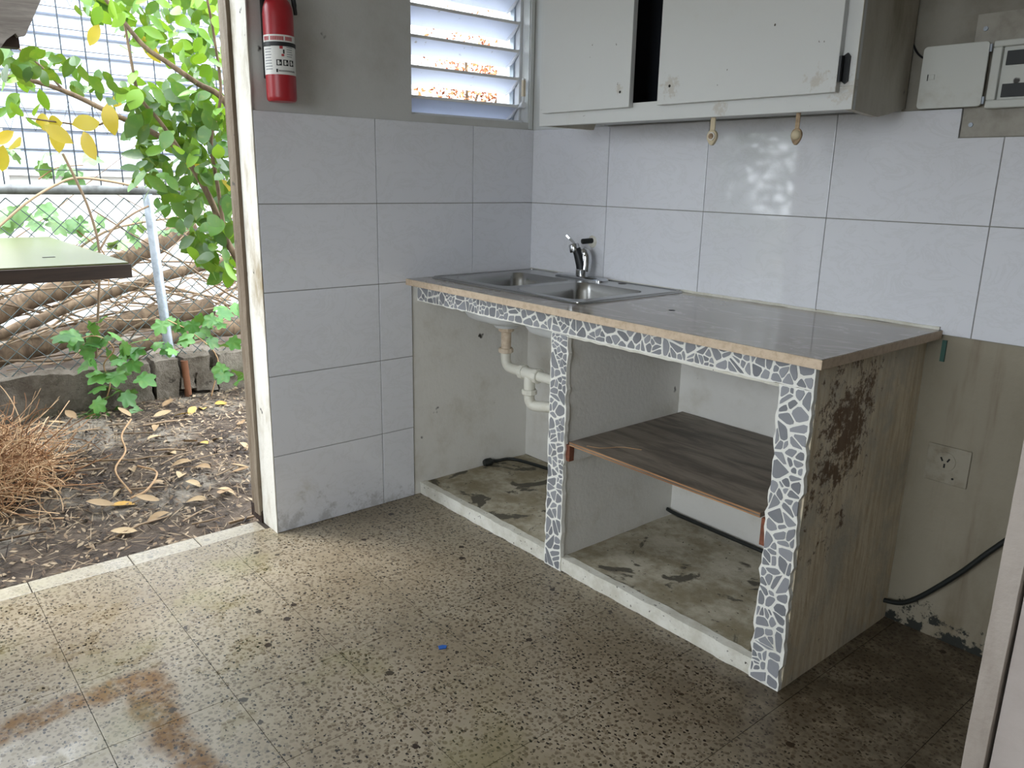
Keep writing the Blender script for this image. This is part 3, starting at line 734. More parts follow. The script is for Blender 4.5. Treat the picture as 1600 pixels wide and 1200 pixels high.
obj('interior_shade_sheet', B(.5, 1.535, -.20, -.195, 1.516, CZ-.016), 'cabin', cb)  # near-black sheet standing in for the shade inside the door gap
for x0, x1 in ((.468, .872), (.984, 1.553)):
    d = obj('door', B(x0, x1, CF-.020, CF-.001, 1.521, CZ-.02), 'cab', cb, bevel=.0015)
    hx = x0+.045 if x0 > .9 else x1-.040
    obj('knob_hole', MB().lathe([(.0042, 0), (.0042, .0006)], (hx, CF-.0199, 1.572 if x0 > .9 else 1.568), 12, (0, -1, 0)), 'dark', d)
m = MB(); m.prism([(1.556, 1.548), (1.566, 1.540), (1.574, 1.546), (1.574, 1.604), (1.567, 1.612), (1.556, 1.606)], lambda a, b: (a, CF-.001, b), lambda a, b: (a, CF-.006, b)); m.f = [q[::-1] for q in m.f]
hg = obj('hinge', m, 'black', cb)
obj('hinge_barrel', MB().tube([(1.556, CF-.014, 1.545), (1.556, CF-.014, 1.605)], .0055, 10), 'black', hg, 40)
obj('hinge', B(.4655, .4675, CF-.008, CF-.001, 1.545, 1.585), 'black', cb)
# hooks under the cabinet
h1 = thing('hanging_hook', 'beige plastic hanger with round ring, left of two under cabinet', 'hook', (1.166, -.335, 1.405), 'hangers under the cabinet')
def ell(cx, cz, rx, rz, n=18, tip=0):
    return [(cx+rx*math.cos(2*math.pi*k/n), cz+rz*math.sin(2*math.pi*k/n)-(tip*max(0, -math.sin(2*math.pi*k/n))**4)) for k in range(n)]
obj('strap', B(1.158, 1.174, -.338, -.334, 1.440, 1.502), 'beige', h1, bevel=.001)
m = MB(); m.prism(ell(1.167, 1.428, .017, .018, 18, .008), lambda a, b: (a, -.330, b), lambda a, b: (a, -.341, b)); m.f = [q[::-1] for q in m.f]; obj('pad', m, 'beige', h1, 40, .002)
obj('ring', MB().lathe([(.0115, 0), (.0115, .004), (.009, .005)], (1.169, -.341, 1.428), 20, (0, -1, 0)), 'palebead', h1, 40)
obj('button', MB().lathe([(.0085, 0), (.008, .003)], (1.169, -.3455, 1.428), 16, (0, -1, 0)), 'brownspoon', h1, 40)
h2 = thing('hanging_hook', 'brown spoon-shaped hanger, right of two under cabinet', 'hook', (1.437, -.335, 1.40), 'hangers under the cabinet')
obj('strap', B(1.430, 1.442, -.338, -.334, 1.435, 1.502), 'brownspoon', h2, bevel=.001)
m = MB(); m.prism(ell(1.436, 1.424, .016, .018, 18, .008), lambda a, b: (a, -.331, b), lambda a, b: (a, -.339, b)); m.f = [q[::-1] for q in m.f]; obj('pad', m, 'brownspoon', h2, 40, .002)
m = MB(); m.lathe([(.0135, 0), (.0125, .004), (.009, .0075), (.003, .009)], (1.437, -.339, 1.424), 18, (0, -1, 0)); obj('bowl_face', m, 'beige', h2, 60)

# ================================================================== electrical panel
ep = thing('electrical_panel', 'white electrical breaker panel with its cover swung open', 'electrical panel', (1.78, -.02, 1.43))
obj('backing_plate', B(1.715, 2.10, -.0045, -.0032, 1.4265, 1.726), 'plate', ep)
for c in ((1.738, 1.457), (1.738, 1.690)): obj('screw', MB().lathe([(.006, 0), (.0055, .003)], (c[0], -.0045, c[1]), 12, (0, -1, 0)), 'galv', ep)
pb = MB(); pb.box(1.772, 2.10, -.030, -.0046, 1.494, 1.514); pb.box(1.772, 2.10, -.030, -.0046, 1.640, 1.655); pb.box(1.772, 1.794, -.030, -.0046, 1.514, 1.640)
obj('panel_frame', pb, 'panel', ep, bevel=.003)
obj('dead_front', B(1.794, 2.10, -.016, -.005, 1.514, 1.640), 'panel', ep)
for z0, z1 in ((1.520, 1.552), (1.596, 1.630)): obj('breaker_row', B(1.802, 2.095, -.019, -.016, z0, z1), 'blackplastic', ep, bevel=.001)
obj('latch_hole', MB().lathe([(.005, 0), (.005, .001)], (1.852, -.016, 1.574), 10, (0, -1, 0)), 'dark', ep)
m = MB(); m.prism(rrect(1.606, 1.764, 1.500, 1.656, .010, 4), lambda a, b: (a, -.026-(1.764-a)*.06, b), lambda a, b: (a, -.032-(1.764-a)*.06, b)); m.f = [q[::-1] for q in m.f]
cd_ = obj('cover_door', m, 'panel', ep, bevel=.0015)
obj('latch', B(1.625, 1.643, -.0425, -.040, 1.572, 1.585), 'panel', cd_, bevel=.001); obj('latch_slot', B(1.6255, 1.6275, -.0435, -.0424, 1.570, 1.586), 'dark', cd_)
for z in (1.505, 1.630): obj('hinge_knuckle', MB().tube([(1.767, -.031, z), (1.767, -.031, z+.018)], .004, 8), 'galv', cd_, 40)
tag(obj('thin_cable', MB().tube(smoothpath([at(u, v, 'y', -.007) for u, v in ((1436, -60), (1432, 0), (1426, 40), (1425, 62), (1433, 82), (1445, 92), (1460, 97))]), .0026, 6), 'black', None, 60), 'thin dark cable looping down the wall to the panel', 'cable')

# ================================================================== fire extinguisher
fx_ = thing('fire_extinguisher', 'red fire extinguisher with white label hung beside the doorway', 'fire extinguisher', (.062, -1.150, 1.526))
EC = (.062, -1.150); ER = .0475
obj('cylinder', MB().lathe([(.030, 0), (.042, .001), (.0465, .006), (ER, .014), (ER, .262), (.045, .282), (.038, .300), (.026, .313), (.018, .318)], (*EC, 1.526), 40), 'red', fx_, 40)
def arc(a0, a1, z0, z1, r, n=24):
    m = MB(); vs = []
    for i in range(n+1):
        a = math.radians(a0+(a1-a0)*i/n)
        for z in (z0, z1): vs.append((EC[0]+r*math.cos(a), EC[1]+r*math.sin(a), z))
    m.add(vs, [(2*i, 2*i+2, 2*i+3, 2*i+1) for i in range(n)]); return m
lb = obj('label', arc(-160, 80, 1.606, 1.724, ER+.0004, 40), 'white_label', fx_, 60)
rp = MB()
for i in range(20): 
    a = -95+i*6.3
    if i % 9 == 5: continue
    k = arc(a, a+4.6, 1.707, 1.719, ER+.0008, 2); rp.add(k.v, k.f)
obj('header_lettering', rp, 'red_print', lb)
gp = MB()
for r_ in range(9):
    k = arc(-90, -53+U(-6, 0), 1.688-r_*.0085, 1.691-r_*.0085, ER+.0008, 6); gp.add(k.v, k.f)
for r_ in range(5):
    k = arc(2, 30+U(-6, 0), 1.686-r_*.0068, 1.6885-r_*.0068, ER+.0008, 6); gp.add(k.v, k.f)
obj('small_lettering', gp, 'grey_print', lb)
kp = MB()
for a in (-38, -13, 12): k = arc(a, a+20, 1.632, 1.650, ER+.0008, 6); kp.add(k.v, k.f)
k = arc(-40, -33, 1.612, 1.622, ER+.0008, 3); kp.add(k.v, k.f)
for i in range(14): k = arc(-30+i*5, -27+i*5, 1.614, 1.619, ER+.0008, 2); kp.add(k.v, k.f)
k = arc(-12, -6, 1.668, 1.680, ER+.0008, 2); kp.add(k.v, k.f)
obj('pictograms', kp, 'black_print', lb)
wp = MB()
for a in (-34, -9, 16): k = arc(a, a+7, 1.6345, 1.6475, ER+.0012, 3); wp.add(k.v, k.f); k = arc(a+9, a+12, 1.6365, 1.6425, ER+.0012, 2); wp.add(k.v, k.f)
obj('pictogram_figures', wp, 'white_label', lb)
rq = MB(); k = arc(-24, -12, 1.682, 1.692, ER+.0008, 4); rq.add(k.v, k.f); k = arc(-18, -8, 1.660, 1.667, ER+.0008, 4); rq.add(k.v, k.f); obj('red_marks', rq, 'red_print', lb)
obj('strap', MB().lathe([(ER+.0012, 0), (ER+.003, .001), (ER+.003, .012), (ER+.0012, .013)], (*EC, 1.690), 40), 'blackplastic', fx_, 40)
obj('bracket', MB().box(.0005, .016, -1.182, -1.118, 1.60, 1.93), 'blackplastic', fx_, bevel=.003)
obj('neck', MB().lathe([(.016, 0), (.016, .03), (.02, .032), (.02, .05)], (*EC, 1.842), 20), 'red', fx_, 40)
obj('valve', MB().box(.045, .079, -1.172, -1.128, 1.888, 1.925), 'black', fx_, bevel=.004)
obj('hose_grip', MB().tube(smoothpath([(.064, -1.172, 1.90), (.066, -1.192, 1.882), (.066, -1.199, 1.855), (.066, -1.196, 1.832)]), .011, 10), 'blackplastic', fx_, 50)
obj('handle', MB().tube(smoothpath([(.062, -1.135, 1.905), (.064, -1.113, 1.885), (.064, -1.098, 1.850), (.064, -1.091, 1.808), (.064, -1.090, 1.795)]), [.008]*8+[.0075]*6+[.006]*6+[.005], 10), 'blackplastic', fx_, 50)

# ================================================================== outdoors
def ground_patch(x0, x1, y0, y1, z, amp, step):
    nx, ny = int((x1-x0)/step), int((y1-y0)/step); m = MB(); vs = []
    for i in range(nx+1):
        for j in range(ny+1):
            x, y = x0+(x1-x0)*i/nx, y0+(y1-y0)*j/ny
            h = mnoise.fractal(Vector((x*2.2, y*2.2, 3)), 1, 2, 5)*amp
            vs.append((x, y, z+h))
    m.add(vs, [(i*(ny+1)+j, (i+1)*(ny+1)+j, (i+1)*(ny+1)+j+1, i*(ny+1)+j+1) for i in range(nx) for j in range(ny)]); return m
def gh(x, y): return -.055+mnoise.fractal(Vector((x*2.2, y*2.2, 3)), 1, 2, 5)*.022
struct('ground', ground_patch(-2.46, -.144, -5, 3, -.055, .022, .035), 'ground', None, 60, label='leaf-littered soil outside the doorway')
struct('ground_far', ground_patch(-9, -2.45, -7, 7, .10, .03, .12), 'ground', None, 60, label='brush-covered soil behind the fence')
gq = MB(); gq.box(-30, 30, -30, -3.96, -.3, -.1); gq.box(3.56, 30, -3.96, 30, -.3, -.1); gq.box(-30, -9, -3.96, 30, -.3, -.1); gq.box(-9, 3.56, .16, 30, -.3, -.12)
struct('ground_around', gq, 'kerb')
# unseen overhang above the door, added to keep direct sun out
struct('sun_block_overhang', B(-.36, -T, -3.95, .15, 2.5, 2.56), 'oldply')

# kerb in broken lengths
kb = thing('concrete_kerb', 'cracked low concrete kerb under the chain-link fence', 'kerb', (-2.36, -1.0, -.05))
for i, (y0, y1, z1) in enumerate(((-4.5, -1.01, .185), (-.985, -.845, .19), (-.60, 2.8, .185))):
    obj('kerb_length', MB().rough_box(-2.46, -2.30, y0, y1, -.1, z1, .03, .022, 7, i*3), 'kerb', kb, 50)
obj('broken_chunk', MB().rough_box(-2.47, -2.41, -1.05, -.55, -.1, .15, .03, .012, 7, 9), 'kerb', kb, 50)  # backing block, added to stop bright sky showing through the break
for (y, z, s) in ((-.73, .13, .075), (-.68, .03, .065), (-.79, .03, .04)):
    obj('broken_chunk', MB().rough_box(-2.44, -2.30, y-s, y+s, z-s, z+s*.8, .03, .02, 9, y*10), 'kerb', kb, 50)
obj('rusty_pipe', MB().tube([(-2.30, -.80, -.06), (-2.31, -.805, .17)], .022, 10), 'weld', kb, 50)

# chain-link fence
fn = thing('chain_link_fence', 'green chain-link fence with round top rail on the kerb', 'fence', (-2.40, -.9, .15))
FX = -2.40; RZ = 1.19
obj('top_rail', MB().tube([(FX, -4.5, RZ+.02), (FX, -1.6, RZ+.004), (FX, 2.8, RZ-.01)], .027, 14), 'rail', fn, 60)
obj('fence_post', MB().tube([(FX+.02, -.862, .13), (FX+.01, -.885, .65), (FX+.005, -.905, RZ-.02)], .028, 14), 'galv', fn, 60)
obj('fence_post', MB().tube([(FX, -3.4, .13), (FX, -3.4, RZ)], .028, 14), 'galv', fn, 60)
obj('fence_post', MB().tube([(FX, 1.7, .13), (FX, 1.7, RZ)], .028, 14), 'galv', fn, 60)
ch = MB(); d = .098; y = -2.6
while y < 1.0:
    for s in (1, -1):
        pts = []; kk = 0; zz = .17
        while zz < RZ-.01:
            pts.append((FX+.004*s*(1 if kk % 2 else -1), y+s*(d/2)*(1 if kk % 2 else 0), zz)); kk += 1; zz += d/2
        # one zig-zag strand
        ch.tube([(p[0], y+(d/2 if i % 2 else 0)*s, p[2]) for i, p in enumerate(pts)], .0034, 4, False)
    y += d
stuff(obj('link_mesh', ch, 'fence', fn))
# wire trellis above the rail
tr = thing('wire_trellis', 'dark wire garden fencing with zigzag tops above the rail', 'wire fence', (FX-.03, -.9, 1.19))
sp = .118; k = 0; y = -2.2
while y < .3:
    obj('upright_wire', MB().tube([(FX-.03, y, 1.2), (FX-.03, y-.012, 2.46)], .0042, 5, False), 'wire', tr); y += sp
for z in [1.30+.105*i for i in range(11)]: obj('cross_wire', MB().tube([(FX-.034, -2.3, z), (FX-.034, .35, z-.004)], .0022, 4, False), 'wire', tr)
for zb, hh in ((1.66, -.16), (2.30, -.15)):
    pts = []; y = -2.2; i = 0
    while y < .3: pts.append((FX-.026, y, zb+(hh if i % 2 else 0))); y += sp/2; i += 1
    obj('zigzag_wire', MB().tube(pts, .0036, 5, False), 'wire', tr)

# neighbouring house
hs = thing('neighbour_house', 'white neighbouring house wall with closed ribbed metal shutters', 'building', (-4.6, 0, -.1))
HX = -4.5
obj('wall', MB().box(HX-.2, HX, -6, 7, -.1, 1.30).box(HX-.2, HX, -6, -1.36, 1.30, 3.3).box(HX-.2, HX, .9, 7, 1.30, 3.3).box(HX-.2, HX-.06, -1.36, .9, 1.3, 3.3), 'house', hs)
obj('sill', B(HX, HX+.06, -1.40, .95, 1.255, 1.30), 'house', hs)
obj('column', B(HX, HX+.09, -1.62, -1.30, -.1, 3.3), 'house', hs)
for i in range(14):
    z = 1.305+i*.14; m = MB(); m.prism([(0, 0), (.045, .012), (.045, .07), (.012, .128), (0, .136)], lambda a, b: (HX-.055+a, -1.29, z+b), lambda a, b: (HX-.055+a, .89, z+b)); m.f = [q[::-1] for q in m.f]
    obj('shutter_slat', m, 'shutter', hs)

# stall: tabletop and board overhead
tbl = thing('outdoor_table', 'glossy olive tabletop with thick dark edge outside the doorway', 'table', (-1.5, -2.1, -.05))
obj('tabletop', B(-2.27, -.745, -2.9, -1.462, .944, .950), 'tabletop', tbl)
obj('table_edge', B(-2.28, -.735, -2.91, -1.455, .890, .9435), 'tableedge', tbl, bevel=.002)
obj('nail', B(-1.10, -1.08, -1.70, -1.655, .950, .9515), 'dark', tbl)
for x in (-2.15, -.85):
    for y in (-2.85, -2.35): obj('leg', B(x-.04, x+.04, y-.04, y+.04, -.08, .89), 'tableedge', tbl)
bd = thing('weathered_board', 'grey weathered plywood board end hanging at the top left corner', 'board', (-1.0, -2.0, -.05))
p1 = [at(*p, 'x', -.80) for p in ((66, -4), (58, 14), (40, 55), (28, 57), (24, 52), (10, 62), (0, 76))]
yz = [(p.y, p.z) for p in p1]
m = MB(); m.prism(yz[::-1]+[(yz[0][0], 2.35)][:0]+[(yz[0][0]+.12, 2.2), (-2.5, 2.2), (-2.5, yz[-1][1]-.02)][::1], lambda a, b: (-.80, a, b), lambda a, b: (-.83, a, b)) if False else m.prism([(-2.5, 1.70)]+yz[::-1]+[(-1.60, 2.2), (-2.5, 2.2)], lambda a, b: (-.80, a, b), lambda a, b: (-.835, a, b))
obj('board', m, 'oldply', bd)
obj('batten', B(-.90, -.836, -2.5, at(28, 70, 'x', -.87).y, at(15, 75, 'x', -.87).z, at(15, 60, 'x', -.87).z+.04), 'rot', bd)
obj('support_post', B(-.92, -.84, -2.5, -2.42, -.08, 2.2), 'oldply', bd)

# leaf meshes
def leaf_mesh(name, mat, wid=.5, curl=.12, fold=.10, lobes=0):
    vs = []; fs = []; n = 7
    if not lobes:
        prof = [0, .62, .92, 1.0, .88, .58, .0]
        for i in range(n):
            t = i/(n-1); w = prof[i]*wid/2; c = -curl*t*t
            vs += [(-w, t, c+fold*w), (0, t, c), (w, t, c+fold*w)]
        for i in range(n-1):
            a = 3*i; fs += [(a, a+1, a+4, a+3), (a+1, a+2, a+5, a+4)]
    else:
        pts = []
        for k in range(21):
            a = math.radians(-140+280*k/20); r = (.42 if k % 4 in (1, 3) else (.50 if k % 4 == 2 else .32))+.12*math.cos(a)
            pts.append((math.sin(a)*r, .30+math.cos(a)*r*1.1, -.35*r*r+fold*abs(math.sin(a))*.4))
        vs = [(0, .28, 0.0), (0, 0, 0)]+pts; fs = [(0, i+1, i+2) for i in range(1, 21)]+[(0, 1, 2), (0, 22, 1)]
    me = bpy.data.meshes.new(name); me.from_pydata(vs, [], fs); me.update(); me.shade_smooth(); me.materials.append(MT[mat]); return me
def leaf_rot(tip, nrm):
    y = Vector(tip).normalized(); z = Vector(nrm); z = (z-y*z.dot(y)).normalized(); x = y.cross(z)
    return Matrix((x, y, z)).transposed()
def rv(s=1): return Vector((U(-s, s), U(-s, s), U(-s, s)))
LM = {k: [leaf_mesh('leaf', k, w, c, f) for w, c, f in ((.52, .12, .15), (.60, .2, .05), (.46, .05, .25))] for k in ('green', 'lime', 'yellow')}
LB = {k: [leaf_mesh('leaf', k, fold=f, lobes=5) for f in (.1, .3)] for k in ('lobed', 'pale')}
TOCAM = Vector((.74, -.62, .25))
def put_leaf(parent, p, kind, size, lob=False, down=.8, flat=.75):
    tip = Vector((U(-.7, .7), U(-.7, .7), U(-1, .15)*down)); nrm = TOCAM+rv(flat)
    if lob: nrm = Vector((.45, -.4, .8))+rv(.45); tip = Vector((U(-.7, .7), U(-.8, .8), U(-.6, 0)))
    s = size*U(.78, 1.2); o = inst('leaf', rnd.choice((LB if lob else LM)[kind]), parent, p, leaf_rot(tip, nrm), (s, s, s)); return o

# leafy shrub by the doorway
sb = thing('leafy_shrub', 'leafy green shrub with some yellowing leaves by the doorway', 'shrub', (-1.0, -.55, -.05))
def pxpath(l): return smoothpath([at(u, v, 'x', x) for u, v, x in l])
br = [([(400, 560, -1.02), (385, 440, -1.02), (352, 372, -1.03), (328, 310, -1.05), (285, 240, -1.08), (235, 205, -1.12), (180, 180, -1.18), (100, 142, -1.28), (30, 122, -1.36), (-60, 112, -1.4)], .017, .009),
      ([(398, 260, -.95), (352, 160, -1.0), (308, 130, -1.02), (262, 98, -1.06), (225, 72, -1.1), (190, 30, -1.14), (155, -14, -1.18)], .014, .008),
      ([(285, 240, -1.08), (250, 190, -1.1), (218, 150, -1.12), (205, 95, -1.14), (195, 38, -1.16)], .009, .005),
      ([(352, 372, -1.03), (340, 290, -1.0), (330, 220, -.98), (345, 150, -.95), (335, 60, -.92), (320, -20, -.9)], .010, .005),
      ([(180, 180, -1.18), (150, 196, -1.2), (100, 192, -1.22), (40, 184, -1.26)], .005, .003),
      ([(100, 142, -1.28), (60, 100, -1.3), (20, 70, -1.33), (-20, 50, -1.35)], .005, .003)]
root = Vector((-1.0, -.55, -.06)); tr0 = at(400, 560, 'x', -1.02)
obj('trunk', MB().tube(smoothpath([root, (root+tr0)/2+Vector((.03, .02, 0)), tr0]), .02, 10), 'bark', sb, 60)
for l, r0, r1 in br:
    pts = pxpath(l); obj('branch', MB().tube(pts, [r0+(r1-r0)*i/(len(pts)-1) for i in range(len(pts))], 8), 'bark', sb, 60)
regs = [([(212, 150), (300, 120), (362, 170), (366, 430), (335, 440), (300, 380), (262, 330), (215, 290), (205, 200)], 135, 'green', .098),
        ([(290, 380), (366, 380), (366, 440), (310, 425)], 9, 'lime', .12),
        ([(230, 160), (366, 100), (366, 300), (250, 240)], 22, 'lime', .095),
        ([(100, 0), (345, -10), (350, 130), (300, 120), (200, 60), (120, 20)], 66, 'lime', .085),
        ([(0, 75), (120, 90), (215, 150), (180, 175), (60, 130), (0, 130)], 24, 'green', .08),
        ([(0, 120), (60, 140), (70, 200), (0, 210)], 14, 'lime', .08), ([(150, 60), (220, 60), (240, 150), (160, 160)], 9, 'lime', .10)]
for poly, cnt, kind, size in regs:
    us = [p[0] for p in poly]; vs_ = [p[1] for p in poly]; c = 0
    while c < cnt:
        u, v = U(min(us), max(us)), U(min(vs_), max(vs_))
        if not inside(poly, u, v): continue
        put_leaf(sb, at(u, v-12, 'x', U(-1.30, -.86)), kind, size); c += 1
for u, v in ((22, 205), (55, 190), (70, 195), (88, 195), (98, 192), (112, 195), (5, 226), (32, 228), (155, 38), (222, 55), (168, 160), (196, 142), (130, 205), (290, 235), (345, 280)):
    put_leaf(sb, at(u, v, 'x', U(-1.25, -1.12)), 'yellow', .115, down=1.2, flat=.4)

# smaller leaves deeper in the crown
bm_ = MB()
for poly, cnt, kind, size in regs[:5]:
    us = [p[0] for p in poly]; vs_ = [p[1] for p in poly]; c = 0
    while c < cnt*2.2:
        u, v = U(min(us), max(us)), U(min(vs_), max(vs_))
        if not inside(poly, u, v): continue
        c += 1; p = at(u, v-8, 'x', U(-1.75, -1.2)); rm = leaf_rot((U(-.7, .7), U(-.7, .7), U(-1, .1)), TOCAM+rv(.9)); sz = size*U(.7, 1.0)
        lmh = LM['green'][c % 3]; bm_.add([p+rm @ (v_.co*sz) for v_ in lmh.vertices], [tuple(f.vertices) for f in lmh.polygons])
stuff(obj('inner_leaves', bm_, 'green', sb, 60))
# a second bush further along the yard (seen mirrored in the wall tiles)
yb = thing('yard_bush', 'broad leafy bush growing further left in the yard', 'bush', (-2.0, -4.3, -.05))
ym = MB()
for i in range(2600):
    d_ = rv(1).normalized()*(U(0, 1)**.4); p = Vector((-1.95+d_.x*.75, -4.2+d_.y*1.15, 1.25+d_.z*1.25)); rm = leaf_rot((U(-.7, .7), U(-.7, .7), U(-1, .1)), rv(1)+Vector((0, 0, .6))); sz = U(.07, .12)
    lmh = LM['green'][i % 3]; ym.add([p+rm @ (v_.co*sz) for v_ in lmh.vertices], [tuple(f.vertices) for f in lmh.polygons])
stuff(obj('foliage', ym, 'green', yb, 60))
for i in range(7): obj('branch', MB().tube(smoothpath([(-2.0+U(-.08, .08), -4.3+U(-.1, .1), -.07), (-2.0+U(-.3, .3), -4.3+U(-.4, .4), .8), (-2.0+U(-.5, .5), -4.3+U(-.9, .9), U(1.4, 2.1))]), .016, 7), 'bark', yb, 60)

# lobed-leaf creeper on the kerb, and one beside the jamb
def creeper(name, label, stem, leaves, kind, x0, size, mat='vine'):
    b = at(*stem[0], 'x', x0); b.z = max(b.z, -.05)
    t = thing(name, label, 'plant', b)
    obj('stem', MB().tube(smoothpath([at(u, v, 'x', x0+.01*i) for i, (u, v) in enumerate(stem)]), .004, 6), mat, t, 60)
    for u, v in leaves:
        for _ in range(2): put_leaf(t, at(u+U(-9, 9), v-12+U(-7, 7), 'x', x0+U(-.05, .12)), kind, size, True)
creeper('lobed_creeper', 'green lobed-leaf creeper hanging over the kerb beside the fibre heap', [(160, 640), (172, 600), (162, 570), (178, 545), (150, 525), (105, 535)],
        [(150, 520), (128, 528), (112, 538), (140, 545), (168, 535), (180, 558), (205, 545), (215, 560), (198, 575), (205, 600), (188, 590), (162, 592), (140, 575), (135, 555), (165, 615), (150, 640), (185, 632), (200, 648), (175, 660), (138, 655), (128, 665), (160, 665), (195, 625)], 'lobed', -2.2, .115)
creeper('lobed_creeper', 'small green creeper on the kerb right beside the door frame', [(330, 620), (340, 560), (300, 520), (262, 500)],
        [(262, 515), (280, 518), (300, 512), (320, 512), (345, 505), (360, 495), (372, 485), (352, 512), (318, 535), (285, 540), (258, 545), (350, 545), (362, 585), (345, 580), (372, 600), (270, 560)], 'lobed', -2.2, .10)
creeper('seedling', 'pale green seedlings behind the chain-link fence above the brush', [(170, 460), (165, 400), (120, 360)],
        [(20, 350), (45, 355), (70, 352), (95, 345), (120, 352), (140, 360), (160, 355), (150, 385), (175, 390), (200, 380), (215, 362), (225, 350), (270, 345), (285, 355), (262, 370), (35, 330)], 'pale', -2.75, .12)
creeper('seedling', 'pale green vine leaves in the wire trellis on the left', [(60, 280), (90, 262), (130, 258)], [(75, 262), (95, 258), (110, 272), (130, 262), (20, 240), (8, 250), (90, 280)], 'pale', -2.55, .11)

# logs and brush behind the fence
for lab, l, r in (('thick brown log slanting behind the fence post, topmost of the logs', [(-60, 512, -2.75), (120, 440, -2.85), (210, 398, -2.9), (300, 352, -3.0)], .062),
                  ('thick brown log lying lowest behind the fence', [(-60, 572, -2.62), (80, 535, -2.7), (190, 505, -2.75), (330, 480, -2.8)], .065),
                  ('medium grey-brown log between the two thick logs', [(-60, 545, -2.6), (60, 500, -2.65), (200, 448, -2.7), (390, 395, -2.8)], .032),
                  ('pale log on the ground behind the kerb by the door frame', [(190, 548, -2.58), (290, 522, -2.6), (400, 508, -2.62)], .05)):
    pts = pxpath(l); k = len(pts)
    tag(obj('log', MB().tube([p+rv(.006) for p in pts], [r*(1+.12*math.sin(i*1.7)) for i in range(k)], 12), 'bark', None, 60), lab, 'log', 'logs behind the fence')
for i in range(110):
    y0 = U(-2.2, .5); x0 = U(-3.5, -2.52); z0 = U(.12, .5); a = U(-1, 1); L = U(.7, 1.9); lift = U(.0, .75)
    p0 = Vector((x0, y0, z0)); d = Vector((U(-.25, .25), math.copysign(1, a)*U(.6, 1), lift)).normalized()
    ps_ = [p0]
    for k in range(6):
        d = (d+rv(.22)+Vector((0, 0, -.09))).normalized(); q = ps_[-1]+d*L/6
        q.x = min(q.x, -2.47); q.z = max(q.z, .12); ps_.append(q)
    r = U(.004, .011); pp = smoothpath(ps_, 3)
    tag(obj('twig', MB().tube(pp, [r*(1-.6*k/(len(pp)-1)) for k in range(len(pp))], 6), 'twig', None, 60), 'thin bare dry twig in the brush behind the fence', 'twig', 'dry brush behind the fence')
fk = MB().tube(pxpath([(150, 560, -2.25), (154, 470, -2.22), (155, 392, -2.2), (140, 330, -2.2), (118, 280, -2.2), (98, 240, -2.2)]), .007, 7).tube(pxpath([(155, 392, -2.2), (175, 360, -2.22), (205, 336, -2.22), (232, 322, -2.25)]), .006, 7)
tag(obj('forked_twig', fk, 'twig', None, 60), 'thin forked bare twig rising in front of the fence rail', 'twig')
tag(obj('vine_stem', MB().tube(pxpath([(-10, 362, -2.3), (40, 318, -2.32), (85, 290, -2.34), (120, 278, -2.34), (170, 283, -2.34), (215, 292, -2.34)]), .007, 7), 'twig', None, 60), 'long arching vine stem looping over the fence rail', 'vine')

# rusty dry bush seen through the louvres
ob = thing('rusty_bush', 'orange-brown dry bush seen between the window louvers', 'bush', (-2.9, 1.9, .1))
om = MB()
for i in range(3400):
    c = Vector((-2.9+rnd.gauss(0, .22), 2.12+rnd.gauss(0, .36), 2.0+rnd.gauss(0, .28))); a = rv(1).normalized(); b = a.cross(rv(1)).normalized(); s = U(.012, .026)
    om.add([c-a*s, c+b*s*.5, c+a*s, c-b*s*.5], [(0, 1, 2, 3)])
stuff(obj('foliage', om, 'orange', ob))
for i in range(9): obj('stem', MB().tube(smoothpath([(-2.9+U(-.05, .05), 1.9+U(-.1, .1), .08), (-2.9+U(-.15, .15), 1.9+U(-.25, .25), 1.1), (-2.9+U(-.25, .25), 1.9+U(-.5, .5), U(1.8, 2.3))]), .011, 6), 'bark', ob, 60)

# heap of dry fibre
fm = MB()
for i in range(1300):
    th = U(0, 2*math.pi); rr = math.sqrt(U(0, 1)); cx, cy = -1.42+rr*math.cos(th)*.55, -2.06+rr*math.sin(th)*.34
    hgt = .20*max(0, 1-rr*rr)
    p = Vector((cx, cy, -.03+U(.15, 1.05)*hgt)); d = Vector((U(-1, 1), U(-1, 1), U(-.3, .4))).normalized(); L = U(.12, .40); ax = rv(1).normalized(); bend = U(-.7, .7); pts = [p]
    for k in range(8):
        d = (Matrix.Rotation(bend, 3, ax) @ d + rv(.12)).normalized(); q = pts[-1]+d*L/8; q.z = max(q.z, gh(q.x, q.y)+.006); pts.append(q)
    fm.add(*(lambda t: (t.v, t.f))(MB().tube(pts, U(.0012, .0026), 3, False)))
tag(stuff(obj('fibre_heap', fm, 'fibre', None, 0)), 'tangled heap of dry orange-brown root fibre on the soil', 'fibre heap')
# long loose vine on the soil
for lab, pts in (('curly pale dry vine lying on the soil right of the fibre heap', [(205, 655), (190, 680), (196, 705), (180, 735), (205, 770)]), ('pale bent straw lying on the soil near the middle', [(215, 728), (245, 738), (230, 765), (205, 778)])):
    tag(obj('dry_vine', MB().tube(smoothpath([at(u, v, 'z', -.025) for u, v in pts]), .0045, 6), 'vine', None, 60), lab, 'vine')

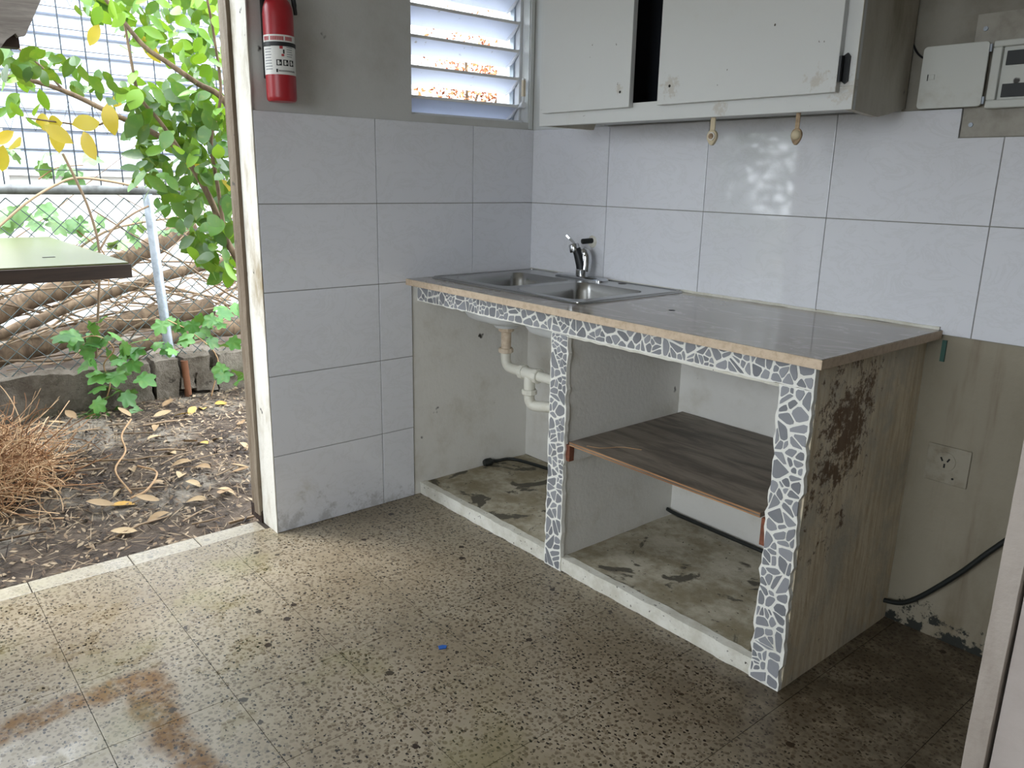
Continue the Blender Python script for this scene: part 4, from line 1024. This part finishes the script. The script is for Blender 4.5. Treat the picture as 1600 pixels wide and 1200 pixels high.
# litter
lm = MB()
def flake(m, c, a, b, l, w):
    m.add([c-a*l, c-b*w+a*l*.1, c+a*l, c+b*w-a*l*.1], [(0, 1, 2, 3)])
for i in range(17000):
    x = U(-2.28, -.16); y = U(-2.6, .5)
    if x > -.45 and U(0, 1) < .35: continue
    c = Vector((x, y, gh(x, y)+U(.002, .018))); n_ = (Vector((0, 0, 1))+rv(.55)).normalized(); a = n_.cross(rv(1)).normalized(); b = n_.cross(a)
    if U(0, 1) < .5: flake(lm, c, a, b, U(.015, .06), U(.001, .003))
    else: flake(lm, c, a, b, U(.006, .022), U(.003, .009))
tag(stuff(obj('leaf_litter', lm, 'litter')), 'fine brown leaf and twig litter spread over the soil', 'litter')
dl = [leaf_mesh('dry_leaf', 'dry', .42, .25, .5), leaf_mesh('dry_leaf', 'dry', .5, -.25, .4)]; yl = [leaf_mesh('yellow_leaf', 'dryy', .42, .15, .3)]
def fallen(u, v, ms, size, name, label, grp):
    p = at(u, v, 'z', -.05); p.z = gh(p.x, p.y)+.018
    a = U(0, 6.28); s = size*U(.85, 1.15); tip = (math.cos(a), math.sin(a), U(-.1, .15))
    o = inst(name, rnd.choice(ms), None, p, leaf_rot(tip, Vector((0, 0, 1))+rv(.3)), (s, s, s)); tag(o, label, 'leaf', grp)
for u, v in ((240, 655), (245, 668), (275, 710), (280, 755), (250, 785), (325, 785), (300, 725), (348, 690), (375, 695), (362, 745), (390, 735), (210, 740), (230, 690), (205, 655), (330, 740), (265, 800), (180, 790), (215, 830), (340, 770), (310, 690), (375, 660), (120, 660), (105, 665), (255, 640), (290, 760), (355, 770), (195, 765), (240, 760)):
    fallen(u, v, dl, .095, 'dry_leaf', 'curled tan dry leaf lying on the littered soil', 'dry leaves on the soil')
for u, v in ((305, 638), (318, 640), (335, 632), (325, 695), (300, 650), (172, 792)):
    fallen(u, v, yl, .11, 'yellow_leaf', 'yellow fallen leaf lying on the littered soil', 'yellow leaves on the soil')
for i in range(26):
    x = U(-1.9, -.25); y = U(-2.0, -.9); a = U(-.5, .9)+1.2; L = U(.10, .28); z = gh(x, y)+.014
    d = Vector((math.cos(a), math.sin(a), 0))*L/2; c = Vector((x, y, z)); r = U(.002, .006)
    tag(obj('stick', MB().tube([c-d, c+rv(.012)*Vector((1, 1, 0)).length*.4+Vector((0, 0, .004)), c+d], [r, r*.9, r*.6], 6), 'twig', None, 60), 'short dry stick lying on the littered soil', 'stick', 'sticks on the soil')
